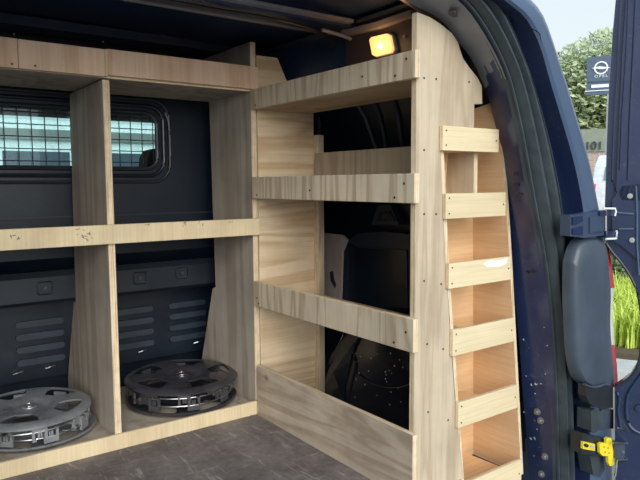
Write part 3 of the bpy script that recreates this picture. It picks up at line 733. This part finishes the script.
cC = curve([(497, 0), (513, 33), (531, 80), (541, 115), (550, 150), (559, 195), (564, 240), (567, 300), (570, 350), (571, 400), (573, 480)], YC, [(-.27, YC, 1.41), (.2, YC, 1.41), (.75, YC, 1.405), (1.1, YC, 1.38)])
cD = curve([(503, 0), (522, 13), (532, 27), (542, 50), (549, 78), (565, 130), (575, 165), (582, 200), (587, 240), (589, 300), (590, 380), (590, 480)], .985, [(-.27, .985, 1.43), (.2, .985, 1.43), (.75, .985, 1.425), (1.05, .985, 1.40)])
cE = curve([(528, -4), (543, 13), (552, 38), (563, 73), (566, 80), (577, 118), (590, 162), (597, 200), (604, 235), (608, 300), (611, 390), (612, 480)], 1.00, [(-.27, 1.0, 1.47), (.2, 1.0, 1.47), (.75, 1.0, 1.465), (1.05, 1.0, 1.43)])
N = 110
rA, rB, rC, rD, rE = [resample(c, N) for c in (cA, cB, cC, cD, cE)]
mixc = lambda a, b, t, dy=0: [p.lerp(q, t) + Vector((0, dy, 0)) for p, q in zip(a, b)]
tr = thing('rear_pillar', (1.7, 1.05, -.15), 'x', 'x')
for k_ in ('label', 'category'): del tr[k_]
tr.name = 'trim_1'; tag(tr, kind='structure')
fold = mixc(rA, rB, .10, .0)
obj('pillar_inner_panel', loft([[p + Vector((.08, .05, 0)) for p in rA], rA, fold, mixc(rA, rB, .14, .006), mixc(rA, rB, .5, .012), mixc(rA, rB, .9, .012), mixc(rA, rB, .95, .0), rB], N), M['navy_pillar'], tr, smooth=True)
prof_s = [(0, .015), (.03, -.006), (.07, -.006), (.10, .010), (.14, -.010), (.24, -.026), (.34, -.024), (.42, -.006), (.47, .016), (.52, .014), (.56, -.006), (.68, -.020), (.78, -.018), (.86, -.002), (.89, .008), (.93, -.010), (.98, -.008), (1, .02)]
obj('weather_seal', loft([mixc(rB, rC, t, d) for t, d in prof_s], N), M['seal'], tr, smooth=True)
obj('door_channel', loft([mixc(rC, rD, 0, .02), mixc(rC, rD, .08, .045), mixc(rC, rD, .75, .05), mixc(rC, rD, .93, .035), rD], N), M['navy'], tr, smooth=True)
outE = [p + Vector((.035, .05, .02)) for p in rE]; outF = [p + Vector((.06, .5, .05)) for p in rE]; outG = [p + Vector((.06, 2.2, .05)) for p in rE]
obj('outer_body_panel', loft([rD, mixc(rD, rE, .08, -.008), mixc(rD, rE, .5, -.014), mixc(rD, rE, .85, -.006), rE, outE, outF, outG], N), M['navy_body'], tr, smooth=True)
bm = bmesh.new(); tube(bm, smoothp([W(*q, 1, .968) for q in ((533, 29), (537, 31), (540, 34), (541, 40))], 2), .0016, 6); obj('body_seam', bm, M['black'], tr)
# gusset at the top corner
def sub(c, a, b): return c[a:b]
ia = [i for i in range(N) if rA[i].x > 1.05 and rA[i].z > 1.12]
gA = rA[ia[0]:ia[-1] + 1]; gB = rB[ia[0]:ia[-1] + 1]
g_m = [p.lerp(q, .45) + Vector((-.004, -.006, -.004)) for p, q in zip(gA, gB)]
g_a = [p + Vector((-.002, -.003, -.003)) for p in gA]; g_b = [p.lerp(q, .93) + Vector((-.003, -.004, -.003)) for p, q in zip(gA, gB)]
obj('corner_gusset', loft([g_a, g_m, g_b], len(gA)), M['gusset'], tr, smooth=True)
# latch slots, plug and bolts on the inner pillar
def on_pillar(px, py, off=.004):
    best = None
    for i in range(N):                    # find the pillar strip row at this height and the point along it
        for t in [k / 20 for k in range(21)]:
            p = rA[i].lerp(rB[i], t) + Vector((0, .012, 0)); d = (p - CAM).normalized(); r = ray(px, py).normalized()
            e_ = (d - r).length
            if best is None or e_ < best[0]: best = (e_, p, i)
    p, i = best[1], best[2]
    nrm = (rB[i] - rA[i]).cross(rA[min(N - 1, i + 1)] - rA[i]).normalized()
    if nrm.dot(CAM - p) < 0: nrm = -nrm
    return p + nrm * off, nrm
hp, nrm = on_pillar(457, 11, .012); bm = bmesh.new(); cyl(bm, hp, nrm, .013, .003, 20); obj('gusset_hole', bm, M['black'], tr)
for q in ((537, 408), (541, 422), (546, 459), (541, 471)):
    p, nn = on_pillar(*q, 0); bm = bmesh.new(); cyl(bm, p, nn, .011, .004, 18); cyl(bm, p + nn * .004, nn, .0065, .007, 6); obj('pillar_bolt', bm, M['bright_screw'], tr, smooth=False)
for q in [(535, 436), (531, 441), (531, 382), (536, 388)] + [(random.uniform(522, 548), random.uniform(300, 470)) for _ in range(16)]:
    p, nn = on_pillar(*q, 0); bm = bmesh.new(); rr_ = random.uniform(.0012, .0032) if q[0] % 1 else .0042; k0 = bm.verts.new(p + nn * .0015)
    u = nn.cross(Vector((0, 0, 1))).normalized(); v_ = u.cross(nn); ph = random.uniform(0, 6)
    ring = [bm.verts.new(p + (u * math.cos(a_) + v_ * math.sin(a_)) * rr_ * random.uniform(.5, 1.4) + nn * .0005) for a_ in [ph + j * 6.283 / 7 for j in range(7)]]
    for j in range(7): bm.faces.new((k0, ring[j], ring[(j + 1) % 7]))
    obj('paint_chip', bm, M['concrete'], tr)
for q, w_, h_ in (((517, 179), .007, .004), ((517, 187), .013, .004), ((534, 275), .007, .004), ((528, 274), .004, .003), ((520, 193), .010, .002)):
    p, nn = on_pillar(*q, .001); bm = bmesh.new()
    u = nn.cross(Vector((0, 0, 1))).normalized(); v_ = u.cross(nn)
    a = [bm.verts.new(p + u * sx_ * w_ + v_ * sz_ * h_ + nn * o_2) for o_2 in (0, .003) for sx_, sz_ in ((-1, -1), (1, -1), (1, 1), (-1, 1))]
    for f in ((0, 1, 2, 3), (4, 7, 6, 5), (0, 4, 5, 1), (1, 5, 6, 2), (2, 6, 7, 3), (3, 7, 4, 0)): bm.faces.new([a[i] for i in f])
    obj('pillar_slot', bm, M['black'], tr)

# tail light seen from behind through the open door
tl = thing('tail_light', (1.72, .99, .2), 'grey-backed tail light with red and clear lens edge below the door hinge', 'tail light')
hs = [(571, 262), (575, 246), (583, 237), (602, 238), (605, 250), (609, 288), (608, 310), (608, 335), (611, 365), (613, 386), (604, 390), (591, 389), (579, 381), (573, 360), (571, 320), (570, 290)]
P = smoothp([W(*q, 1, .975) for q in hs + hs[:1]], 2)[:-1]; cenh = sum(P, Vector()) / len(P); bm = bmesh.new(); rings_ = []
for f_, y_ in ((1.0, 1.0), (1.0, .985), (.975, .972), (.92, .964), (.80, .958), (.5, .955)):
    rings_.append([bm.verts.new((cenh.x + (p.x - cenh.x) * f_, y_, cenh.z + (p.z - cenh.z) * (f_ * .5 + .5 if f_ > .9 else f_))) for p in P])
for a_, b_ in zip(rings_, rings_[1:]):
    for i in range(len(P)): bm.faces.new((a_[i], a_[(i + 1) % len(P)], b_[(i + 1) % len(P)], b_[i]))
bm.faces.new(rings_[-1]); obj('housing', bm, M['tailgrey'], tl, smooth=True)
def strip_(name, qs, Y0, Y1, mat):
    P = [W(*q, 1, Y0) for q in qs]; bm = bmesh.new(); prism([(p.x, p.z) for p in P], 1, Y0, Y1, bm); obj(name, bm, M[mat], tl, bevel=.001)
strip_('red_lens', ((606, 244), (608, 246), (611.5, 262), (614.5, 288), (611, 288), (607, 262)), .985, 1.06, 'red')
strip_('clear_lens', ((611, 288), (614.5, 288), (613, 298), (612.5, 315), (614.5, 345), (611, 345), (609.5, 315), (610, 298)), .985, 1.06, 'clear')
strip_('red_lens', ((611, 345), (614.5, 345), (617, 365), (618, 387), (614, 387), (612, 365)), .985, 1.06, 'red')

# lower mouldings of the pillar
bm = bmesh.new(); P = [W(*q, 1, .960) for q in ((586, 385), (588, 384), (591, 386), (598, 387), (605, 384), (613, 386), (613, 408), (600, 408), (594, 407), (589, 403), (586, 396))]
prism([(p.x, p.z) for p in P], 1, .960, .985, bm); obj('bumper_bracket', bm, M['black'], tr, bevel=.004)
bm = bmesh.new(); tube(bm, smoothp([W(*q, 1, .955) for q in ((584, 384), (590, 387), (598, 387), (605, 384), (609, 385))], 2), .003, 8); obj('bracket_lip', bm, M['tailgrey'], tr, smooth=True)
bm = bmesh.new(); P = [W(*q, 1, .975) for q in ((588, 410), (592, 408), (599, 411), (601, 419), (597, 427), (592, 432), (588, 430))]
prism([(p.x, p.z) for p in P], 1, .965, 1.01, bm); obj('rubber_stop', bm, M['seal'], tr, bevel=.008, smooth=True)
bm = bmesh.new(); P = [W(*q, 1, .975) for q in ((600, 409), (612, 409), (612, 428), (594, 429), (600, 420))]
prism([(p.x, p.z) for p in P], 1, .97, 1.01, bm); obj('side_moulding', bm, M['tailgrey'], tr, bevel=.003)
bm = bmesh.new(); P = [W(*q, 1, .975) for q in ((588, 455), (600, 455), (603, 468), (598, 476), (591, 474))]
prism([(p.x, p.z) for p in P], 1, .968, 1.01, bm); obj('rubber_stop', bm, M['seal'], tr, bevel=.008, smooth=True)

# ================================================================== OPEN REAR DOOR
HP = Vector((1.775, .985, 0)); U = Vector((.5, -.866, 0)).normalized(); ND = Vector((-U.y, U.x, 0)) * -1   # ND: towards the camera side
if ND.dot(CAM - HP) < 0: ND = -ND
def D(px, py, off=0):
    """photograph pixel -> point on the inner face of the open door"""
    d = ray(px, py); o = HP + ND * off; t = (o - CAM).dot(ND) / d.dot(ND); return CAM + d * t
def dprism(pts, o0, o1):
    bm = bmesh.new(); A = [bm.verts.new(p + ND * o0) for p in pts]; Bv = [bm.verts.new(p + ND * o1) for p in pts]; k = len(pts)
    bm.faces.new(A); bm.faces.new(Bv[::-1])
    for i in range(k): bm.faces.new((A[i], A[(i + 1) % k], Bv[(i + 1) % k], Bv[i]))
    return bm
dr = thing('door_1', HP + Vector((0, 0, -.15)), 'x', 'x')
for k_ in ('label', 'category'): del dr[k_]
tag(dr, kind='structure')
def Us(s, z): return HP + U * s + Vector((0, 0, z))
front = [(616, -3), (613, 30), (609, 90), (607, 140), (605.5, 190), (605, 207), (607, 228), (606, 243), (612, 252), (620, 261), (630, 275), (637, 290), (641, 310), (642.5, 330), (641, 352), (638, 366), (632, 376), (620, 385), (615, 388), (615, 430), (616, 480)]
fp_ = [D(*q) for q in front]
top_ = [fp_[0] + Vector((0, 0, .10)) + U * .015, fp_[0] + Vector((0, 0, .17)) + U * .12, Us(1.0, 1.42), Us(1.0, -.15), fp_[-1] + Vector((0, 0, -.1))]
outline = fp_[::-1] + top_[:2] + [Us(1.0, 1.42), Us(1.0, -.15), fp_[-1] + Vector((0, 0, -.1))]
obj('door_skin', dprism(outline, -.045, 0), M['navy'], dr, bevel=.004)
# inner pressings
inn = [D(*q) for q in ((626, -3), (622, 60), (618, 140), (616, 190), (622, 200))] + [Us(.9, .78), Us(.9, 1.40)]
obj('door_upper_panel', dprism(inn, 0, .010), M['navy'], dr, bevel=.004)
for qs, r_ in ((((636, -3), (633, 60), (630, 120), (628, 180)), .0035), (((629, -3), (626, 60), (622, 120), (620, 170)), .003), (((621, -3), (618, 60), (614, 120), (612, 180), (617, 195)), .0025)):
    bm = bmesh.new(); tube(bm, [D(*q, .011) for q in qs], r_, 8); obj('door_ridge', bm, M['navy'], dr, smooth=True)
for q in ((630, 196), (632, 240)):
    p = D(*q, .010); bm = bmesh.new(); cyl(bm, p, ND, .0075, .006, 16); cyl(bm, p + ND * .006, ND, .004, .004, 6); obj('door_bolt', bm, M['chrome'], dr)
obj('hinge_reinforcement', dprism([D(*q) for q in ((612, 200), (622, 186), (638, 184), (652, 186), (652, 262), (636, 258), (622, 246), (612, 240))], 0, .010), M['navy'], dr, bevel=.003)
for qs in (((618, 213), (634, 214)), ((619, 229), (634, 229))):
    bm = bmesh.new(); tube(bm, [D(*q, .012) for q in qs], .003, 8); obj('door_ridge', bm, M['navy_body'], dr, smooth=True)
bm = bmesh.new(); tube(bm, [D(*q, .012) for q in ((636, 186), (637, 215), (637, 245), (639, 275))], .003, 8); obj('door_ridge', bm, M['navy_body'], dr, smooth=True)
# edge flange that follows the light cut-out
bm = bmesh.new(); tube(bm, smoothp([D(*q, .004) for q in ((606, 243), (612, 252), (620, 261), (630, 275), (637, 290), (641, 310), (642.5, 330), (641, 352), (638, 366), (632, 376), (620, 385), (615, 388))], 1), .004, 8); obj('door_edge_flange', bm, M['black'], dr, smooth=True)
# lower door pressings
bm = bmesh.new(); tube(bm, smoothp([D(*q, .004) for q in ((644, 372), (634, 385), (627, 396), (626, 415), (630, 428), (642, 434))], 2), .005, 8); obj('door_ridge', bm, M['navy_roof'], dr, smooth=True)
bm = bmesh.new(); tube(bm, smoothp([D(*q, .004) for q in ((617, 392), (620, 400), (618, 408), (619, 418), (621, 428))], 2), .004, 8); obj('door_ridge', bm, M['navy_roof'], dr, smooth=True)
p = D(639, 408, .004); bm = bmesh.new(); cyl(bm, p, ND, .010, .003, 18); cyl(bm, p + ND * .003, ND, .005, .002, 14); obj('door_plug', bm, M['navy_roof'], dr)
# upper hinge
hg = thing('door_hinge', (1.72, .97, .70), None, None); hg.parent = dr; hg.matrix_parent_inverse = Matrix.Translation(-dr.location)
def hbox(name, qs, Y0, Y1, mat, bv=.002, par=None):
    P = [W(*q, 1, Y0) for q in qs]; bm = prism([(p.x, p.z) for p in P], 1, Y0, Y1); return obj(name, bm, M[mat], par or hg, bevel=bv)
hbox('hinge_plate', ((570, 215), (584, 214), (605, 210), (606, 235), (585, 238), (570, 236)), .955, .985, 'hinge')
hbox('plate_recess', ((573, 217), (583, 216), (583, 221), (578, 224), (573, 225)), .950, .9555, 'navy')
hbox('plate_recess', ((573, 229), (583, 226), (583, 235), (573, 234)), .950, .9555, 'navy')
hbox('plate_recess', ((590, 217), (604, 215), (604, 231), (590, 233)), .950, .9555, 'hinge')
bm = bmesh.new(); p0 = W(605.5, 210, 1, .952); p1 = W(605.5, 234, 1, .952); tube(bm, [p0, p1], .0045, 10); obj('hinge_pin', bm, M['chrome'], hg, smooth=True)
for qs in (((603, 208.5), (615, 208.5), (616, 212), (615, 216)), ((606, 239), (616, 238.5), (617, 232), (616.5, 231))):
    bm = bmesh.new(); tube(bm, [W(*q, 1, .945) for q in qs], .0030, 6); obj('hinge_knuckle', bm, M['signwhite'], hg, smooth=True)
hbox('hinge_leaf', ((600, 211), (614, 210), (614, 216), (600, 216)), .948, .975, 'navy')
hbox('hinge_leaf', ((606, 231), (616, 231), (616, 238), (606, 238)), .948, .975, 'navy')
# lower hinge and check strap
cs_ = thing('check_strap', (1.72, .95, .06), None, None); cs_.parent = dr; cs_.matrix_parent_inverse = Matrix.Translation(-dr.location)
hbox('mounting_plate', ((582, 433), (597, 437), (616, 441), (616, 457), (596, 456), (582, 454)), .950, .985, 'black', .003, cs_)
yt = hbox('yellow_tag', ((583, 441.5), (595, 444), (595, 451), (583, 449)), .944, .951, 'yellow', .0015, cs_)
hbox('tag_mark', ((584, 444.5), (586, 443.5), (589, 445), (588, 447.5), (585, 447)), .942, .9445, 'black', 0, cs_)
hbox('tag_mark', ((590.5, 445), (594, 445.7), (594, 448.7), (590.5, 448)), .942, .9445, 'beige', 0, cs_)
hbox('release_handle', ((599.5, 444), (602, 442.5), (606.5, 443.5), (606.5, 439), (608.5, 437.5), (611, 438), (612, 441), (612.5, 447), (613.5, 452), (614, 464), (612.5, 466), (610, 466), (608.5, 463), (608, 456), (603, 456), (600, 453)), .936, .944, 'yellow', .002, cs_)
for q in ((604, 447), (608, 448), (605, 452), (609, 453)):
    p = W(*q, 1, .9355); bm = bmesh.new(); cyl(bm, p, (0, -1, 0), .0022, .001, 8); obj('handle_dimple', bm, M['bark'], cs_)
bm = bmesh.new(); A_ = [W(*q, 1, .94) for q in ((612, 441), (632, 443), (632, 459), (612, 457))]
bm = prism([(p.x, p.z) for p in A_], 1, .925, .955); obj('strap_arm', bm, M['tailgrey'], cs_, bevel=.003)
bm = bmesh.new(); tube(bm, [W(*q, 1, .92) for q in ((613, 443), (628, 443.5))], .0028, 8); tube(bm, [W(*q, 1, .92) for q in ((615, 476), (617, 466), (617, 460), (630, 460))], .0030, 8); tube(bm, smoothp([W(*q, 1, .92) for q in ((618, 428), (627, 430), (631, 434), (629, 439))], 1), .0028, 8)
obj('strap_edge', bm, M['chrome'], cs_, smooth=True)
for q in ((626, 446), (623, 452)):
    p = W(*q, 1, .925); bm = bmesh.new(); cyl(bm, p, (0, -1, 0), .0045, .003, 12); obj('strap_rivet', bm, M['bright_screw'], cs_)

# ================================================================== OUTSIDE
GZ = -.6
gr = obj('ground', B(-30, 60, -25, 60, GZ - .1, GZ), M['asphalt']); tag(gr, kind='structure')
bmp_ = bmesh.new(); box(bmp_, XL, 1.68, .97, 1.02, -.34, -.16); tag(obj('rear_bumper', bmp_, M['black'], bevel=.005), 'black bumper step under the open rear of the van', 'bumper')
dirv = lambda px: (lambda d: Vector((d.x, d.y, 0)).normalized())(ray(px, 182))
def place(px, dist): return dirv(px) * dist
# kerb + grass bed
base_d = dirv(625); side = Vector((-base_d.y, base_d.x, 0))
def patch(d0, d1, h0, h1, z0, z1):
    bm = bmesh.new(); A = [bm.verts.new(base_d * d + side * h + Vector((0, 0, z))) for z in (z0, z1) for d, h in ((d0, -h0), (d1, -h1), (d1, h1), (d0, h0))]
    for f in ((0, 1, 2, 3), (4, 7, 6, 5), (0, 4, 5, 1), (1, 5, 6, 2), (2, 6, 7, 3), (3, 7, 4, 0)): bm.faces.new([A[i] for i in f])
    return bm
kb_ = obj('kerb', patch(4.9, 5.25, 3.5, 3.5, GZ, GZ + .10), M['concrete'], bevel=.02); tag(kb_, 'pale concrete kerb in front of the tall lime-green grass', 'kerb')
gb = thing('grass_bed', base_d * 7.5 + Vector((0, 0, GZ)), 'bright lime-green tall grass seen between the tail light and open door', 'grass')
obj('soil', patch(5.6, 8.3, 3.5, 3.5, GZ, GZ + .06), M['bark'], gb)
bm = bmesh.new()
for i in range(15000):
    d = 5.75 + 2.45 * random.random() ** .9; h = random.uniform(-1.6, 1.6)
    p = base_d * d + side * h + Vector((0, 0, GZ + .05)); a = random.uniform(0, 6.28); ln = random.uniform(.22, .42); lean = random.uniform(.1, .8)
    dv = Vector((math.cos(a), math.sin(a), 0)); sv = Vector((-dv.y, dv.x, 0)) * .008
    p1 = p + dv * lean * ln * .3 + Vector((0, 0, ln * .6)); p2 = p + dv * lean * ln + Vector((0, 0, ln * (1 - lean * .35)))
    v = [bm.verts.new(q) for q in (p - sv, p + sv, p1 + sv * .8, p1 - sv * .8, p2)]
    bm.faces.new(v[:4]); bm.faces.new((v[3], v[2], v[4]))
tag(obj('grass_blades', bm, M['grass'], gb), kind='stuff')
def leaves(bm, c, rad, n, size):
    for i in range(n):
        while True:
            q = Vector((random.uniform(-1, 1), random.uniform(-1, 1), random.uniform(-1, 1)))
            if .35 < q.length < 1: break
        p = Vector(c) + Vector((q.x * rad[0], q.y * rad[1], q.z * rad[2])); s = size * random.uniform(.6, 1.4)
        u = Vector((random.uniform(-1, 1), random.uniform(-1, 1), random.uniform(-1, 1))).normalized(); v = u.orthogonal().normalized()
        vv = [bm.verts.new(p + u * s), bm.verts.new(p + v * s * .5), bm.verts.new(p - u * s), bm.verts.new(p - v * s * .5)]; bm.faces.new(vv)
def plant(name, base, crowns, size, n, mat, label, cat, th, group=None):
    t = thing(name, base, label, cat, group)
    bm = bmesh.new()
    for c, r in crowns: leaves(bm, Vector(base) + Vector(c), r, int(n * (r[0] * r[2]) / sum(q[1][0] * q[1][2] for q in crowns)), size)
    tag(obj('foliage', bm, M[mat], t), kind='stuff')
    bm = bmesh.new(); b = Vector(base); hgt = crowns[0][0][2]
    tube(bm, [b, b + Vector((.1, .05, hgt * .5)), b + Vector((0, 0, hgt))], [th, th * .7, th * .35], 8)
    for c, r in crowns[1:]: tube(bm, [b + Vector((0, 0, hgt * .4)), b + Vector(c)], [th * .4, th * .15], 6)
    obj('trunk', bm, M['bark'], t)
    return t
b1 = place(612, 27); b1.z = GZ
plant('tree', b1, [((0, 0, 5.3), (2.6, 2.6, 2.0)), ((-1.0, .8, 4.6), (2.0, 2.0, 1.7)), ((-1.5, 1.3, 3.9), (1.5, 1.5, 1.5)), ((1.5, -1.6, 4.7), (1.9, 1.9, 2.0)), ((-.5, .3, 3.0), (1.9, 1.9, 1.0))], .12, 26000, 'leaf', 'hazy green tree behind the slate blue sign panel', 'tree', .2)
b2 = place(556, 39); b2.z = GZ
plant('tree', b2, [((0, 0, 5.6), (2.6, 2.6, 2.2)), ((.9, -1.6, 4.6), (2.0, 2.0, 2.0)), ((-1, 1, 2.8), (1.9, 1.9, 1.2))], .12, 16000, 'leaf', 'lower green tree rising beside the van pillar, left of the sign', 'tree', .18)
b3 = place(624, 9.6); b3.z = GZ
plant('shrub', b3, [((0, 0, .35), (.8, .8, .38)), ((.5, -.5, .4), (.7, .7, .36)), ((-.35, .5, .30), (.5, .5, .3))], .045, 9000, 'leafdark', 'dark green shrub behind the lime-green grass', 'shrub', .03)
# brick building with dark numerals
bc = place(600, 20.5); nv = -dirv(600); sv = Vector((-nv.y, nv.x, 0)) * -1     # sv: to the right as seen
if sv.dot(dirv(640) - dirv(560)) < 0: sv = -sv
Mt = Matrix((sv.to_4d(), Vector((0, 0, 1, 0)), nv.to_4d(), Vector((0, 0, 0, 1)))).transposed(); 
def local(bm, base, M4=Mt):
    m = M4.copy(); m[0][3], m[1][3], m[2][3], m[3][3] = base[0], base[1], base[2], 1
    m[3][0] = m[3][1] = m[3][2] = 0
    bmesh.ops.transform(bm, matrix=m, verts=bm.verts); return bm
bd = thing('brick_building', bc + Vector((0, 0, GZ)), 'low brick wall front with dark 101 numerals above the white car', 'building')
zt_ = .86 + 20.5 * (182 - 136) / 626
obj('wall', local(B(-1.3, 5, -.0, zt_ - GZ, -1, 0), bc + Vector((0, 0, GZ))), M['brick'], bd)
obj('fascia', local(B(-1.3, 5, zt_ - GZ - .62, zt_ - GZ + .04, 0, .06), bc + Vector((0, 0, GZ))), plain('olive_grey_fascia', (.24, .27, .21), .8), bd)
tb = text_bm('101', .34, .02); tdir = ray(594, 146); tt = 20.4 / math.hypot(tdir.x, tdir.y)
tp = CAM + tdir * tt; obj('numerals', local(tb, tp), M['letter'], bd)
# totem sign
sc0 = place(600, 17); dS = 17
def spx(px, py, d=17):
    r = ray(px, py); t = d / math.hypot(r.x, r.y); return CAM + r * t
pS = spx(600, 78)
nv = -dirv(600); sv = nv.cross(Vector((0, 0, 1))) * -1
if sv.dot(dirv(640) - dirv(560)) < 0: sv = -sv
mS = Matrix(((sv.x, 0, nv.x, 0), (sv.y, 0, nv.y, 0), (sv.z, 1, nv.z, 0), (0, 0, 0, 1)))
u_ = 17 / 626 / .905     # metres per pixel there
sg = thing('dealer_sign', Vector((pS.x, pS.y, GZ)), 'slate blue upright sign panel with round white lightning emblem in front of the tree', 'sign')
def SP(bm, px, py, off=0): return local(bm, spx(px, py) + nv * off, mS)
up_ = .0272 * 1.0
obj('sign_panel', SP(B(-11.5 * u_, 14 * u_, -15.5 * u_, 15 * u_, -.08, 0), 602, 75), M['signblue'], sg)
bm = bmesh.new(); tube(bm, [(4.7 * u_ * math.cos(a), 4.7 * u_ * math.sin(a), .01) for a in [i * math.pi / 16 for i in range(32)]], .62 * u_, 8, True)
prism([(-6.6 * u_, .35 * u_), (-1.2 * u_, 1.2 * u_), (.6 * u_, .9 * u_), (6.6 * u_, -.1 * u_), (6.6 * u_, -.35 * u_), (1.2 * u_, -1.2 * u_), (-.6 * u_, -.9 * u_), (-6.6 * u_, .1 * u_)], 2, 0, .03, bm)
obj('round_emblem', SP(bm, 601, 68, .002), M['signwhite'], sg)
obj('sign_lettering', SP(text_bm('O P E L', 3.1 * u_, .01), 601, 76.2, .004), M['signwhite'], sg)
obj('white_bar', SP(B(-6.5 * u_, 6.5 * u_, -1.2 * u_, 1.2 * u_, 0, .02), 600, 86, .0), M['signwhite'], sg)
obj('white_line', SP(B(-11 * u_, 10 * u_, -.25 * u_, .25 * u_, 0, .02), 601, 81.5, .0), M['tailgrey'], sg)
obj('white_line', SP(B(-12 * u_, 12 * u_, -.3 * u_, .3 * u_, 0, .02), 601, 90.5, .0), M['signwhite'], sg)
obj('post', SP(B(-.04, .04, -(pS.z - GZ), 0, -.06, -.01), 609, 90), M['clip'], sg)
# white car
cp = place(641, 12.5); cp.z = GZ
ca = thing('parked_car', cp, 'white parked car with red tail light seen past the pillar, below the sign', 'car')
fd = Vector((1, .25, 0)).normalized(); rd_ = Vector((-fd.y, fd.x, 0))     # car points away, tail towards us
mC = Matrix(((fd.x, rd_.x, 0, cp.x), (fd.y, rd_.y, 0, cp.y), (0, 0, 1.14, GZ), (0, 0, 0, 1)))
def CB(bm): bmesh.ops.transform(bm, matrix=mC, verts=bm.verts); return bm
body = [(0, .35), (-.06, .70), (0, 1.02), (.22, 1.55), (.45, 1.72), (1.9, 1.72), (2.5, 1.60), (3.1, 1.10), (4.1, .95), (4.25, .6), (4.2, .32)]
obj('body', CB(prism(body, 1, -.86, .86).copy() if 0 else (lambda b: b)(prism(body, 1, -.86, .86))), M['white'], ca, bevel=.05, smooth=True)
obj('rear_window', CB(prism([(.10, 1.30), (.20, 1.52), (.22, 1.52), (.13, 1.30)], 1, -.66, .66)), plain('pale_teal_car_window', (.16, .26, .27), .1), ca)
for s in (-1, 1):
    obj('tail_lamp', CB(prism([(-.03, 1.02), (.06, 1.24), (.26, 1.24), (.26, 1.02)], 1, s * .87 - .09, s * .87 + .01) if s > 0 else prism([(-.03, 1.02), (.06, 1.24), (.26, 1.24), (.26, 1.02)], 1, -.88, -.76)), M['red'], ca, bevel=.01)
    obj('side_window', CB(prism([(.42, 1.10), (.55, 1.56), (2.35, 1.54), (2.85, 1.12)], 1, s * .862 - .01, s * .862 + .01)), bpy.data.materials['pale_teal_car_window'], ca)
    for xx in (.75, 3.4):
        bm = bmesh.new(); cyl(bm, (xx, s * .78 - .1, .32), (0, 1, 0), .32, .2, 24); obj('wheel', CB(bm), M['tyre'], ca)
obj('bumper', CB(B(-.12, .1, -.80, .80, .30, .55)), M['black'], ca, bevel=.03)
obj('number_plate', CB(B(-.075, -.05, -.25, .25, .62, .74)), M['yellow'], ca)
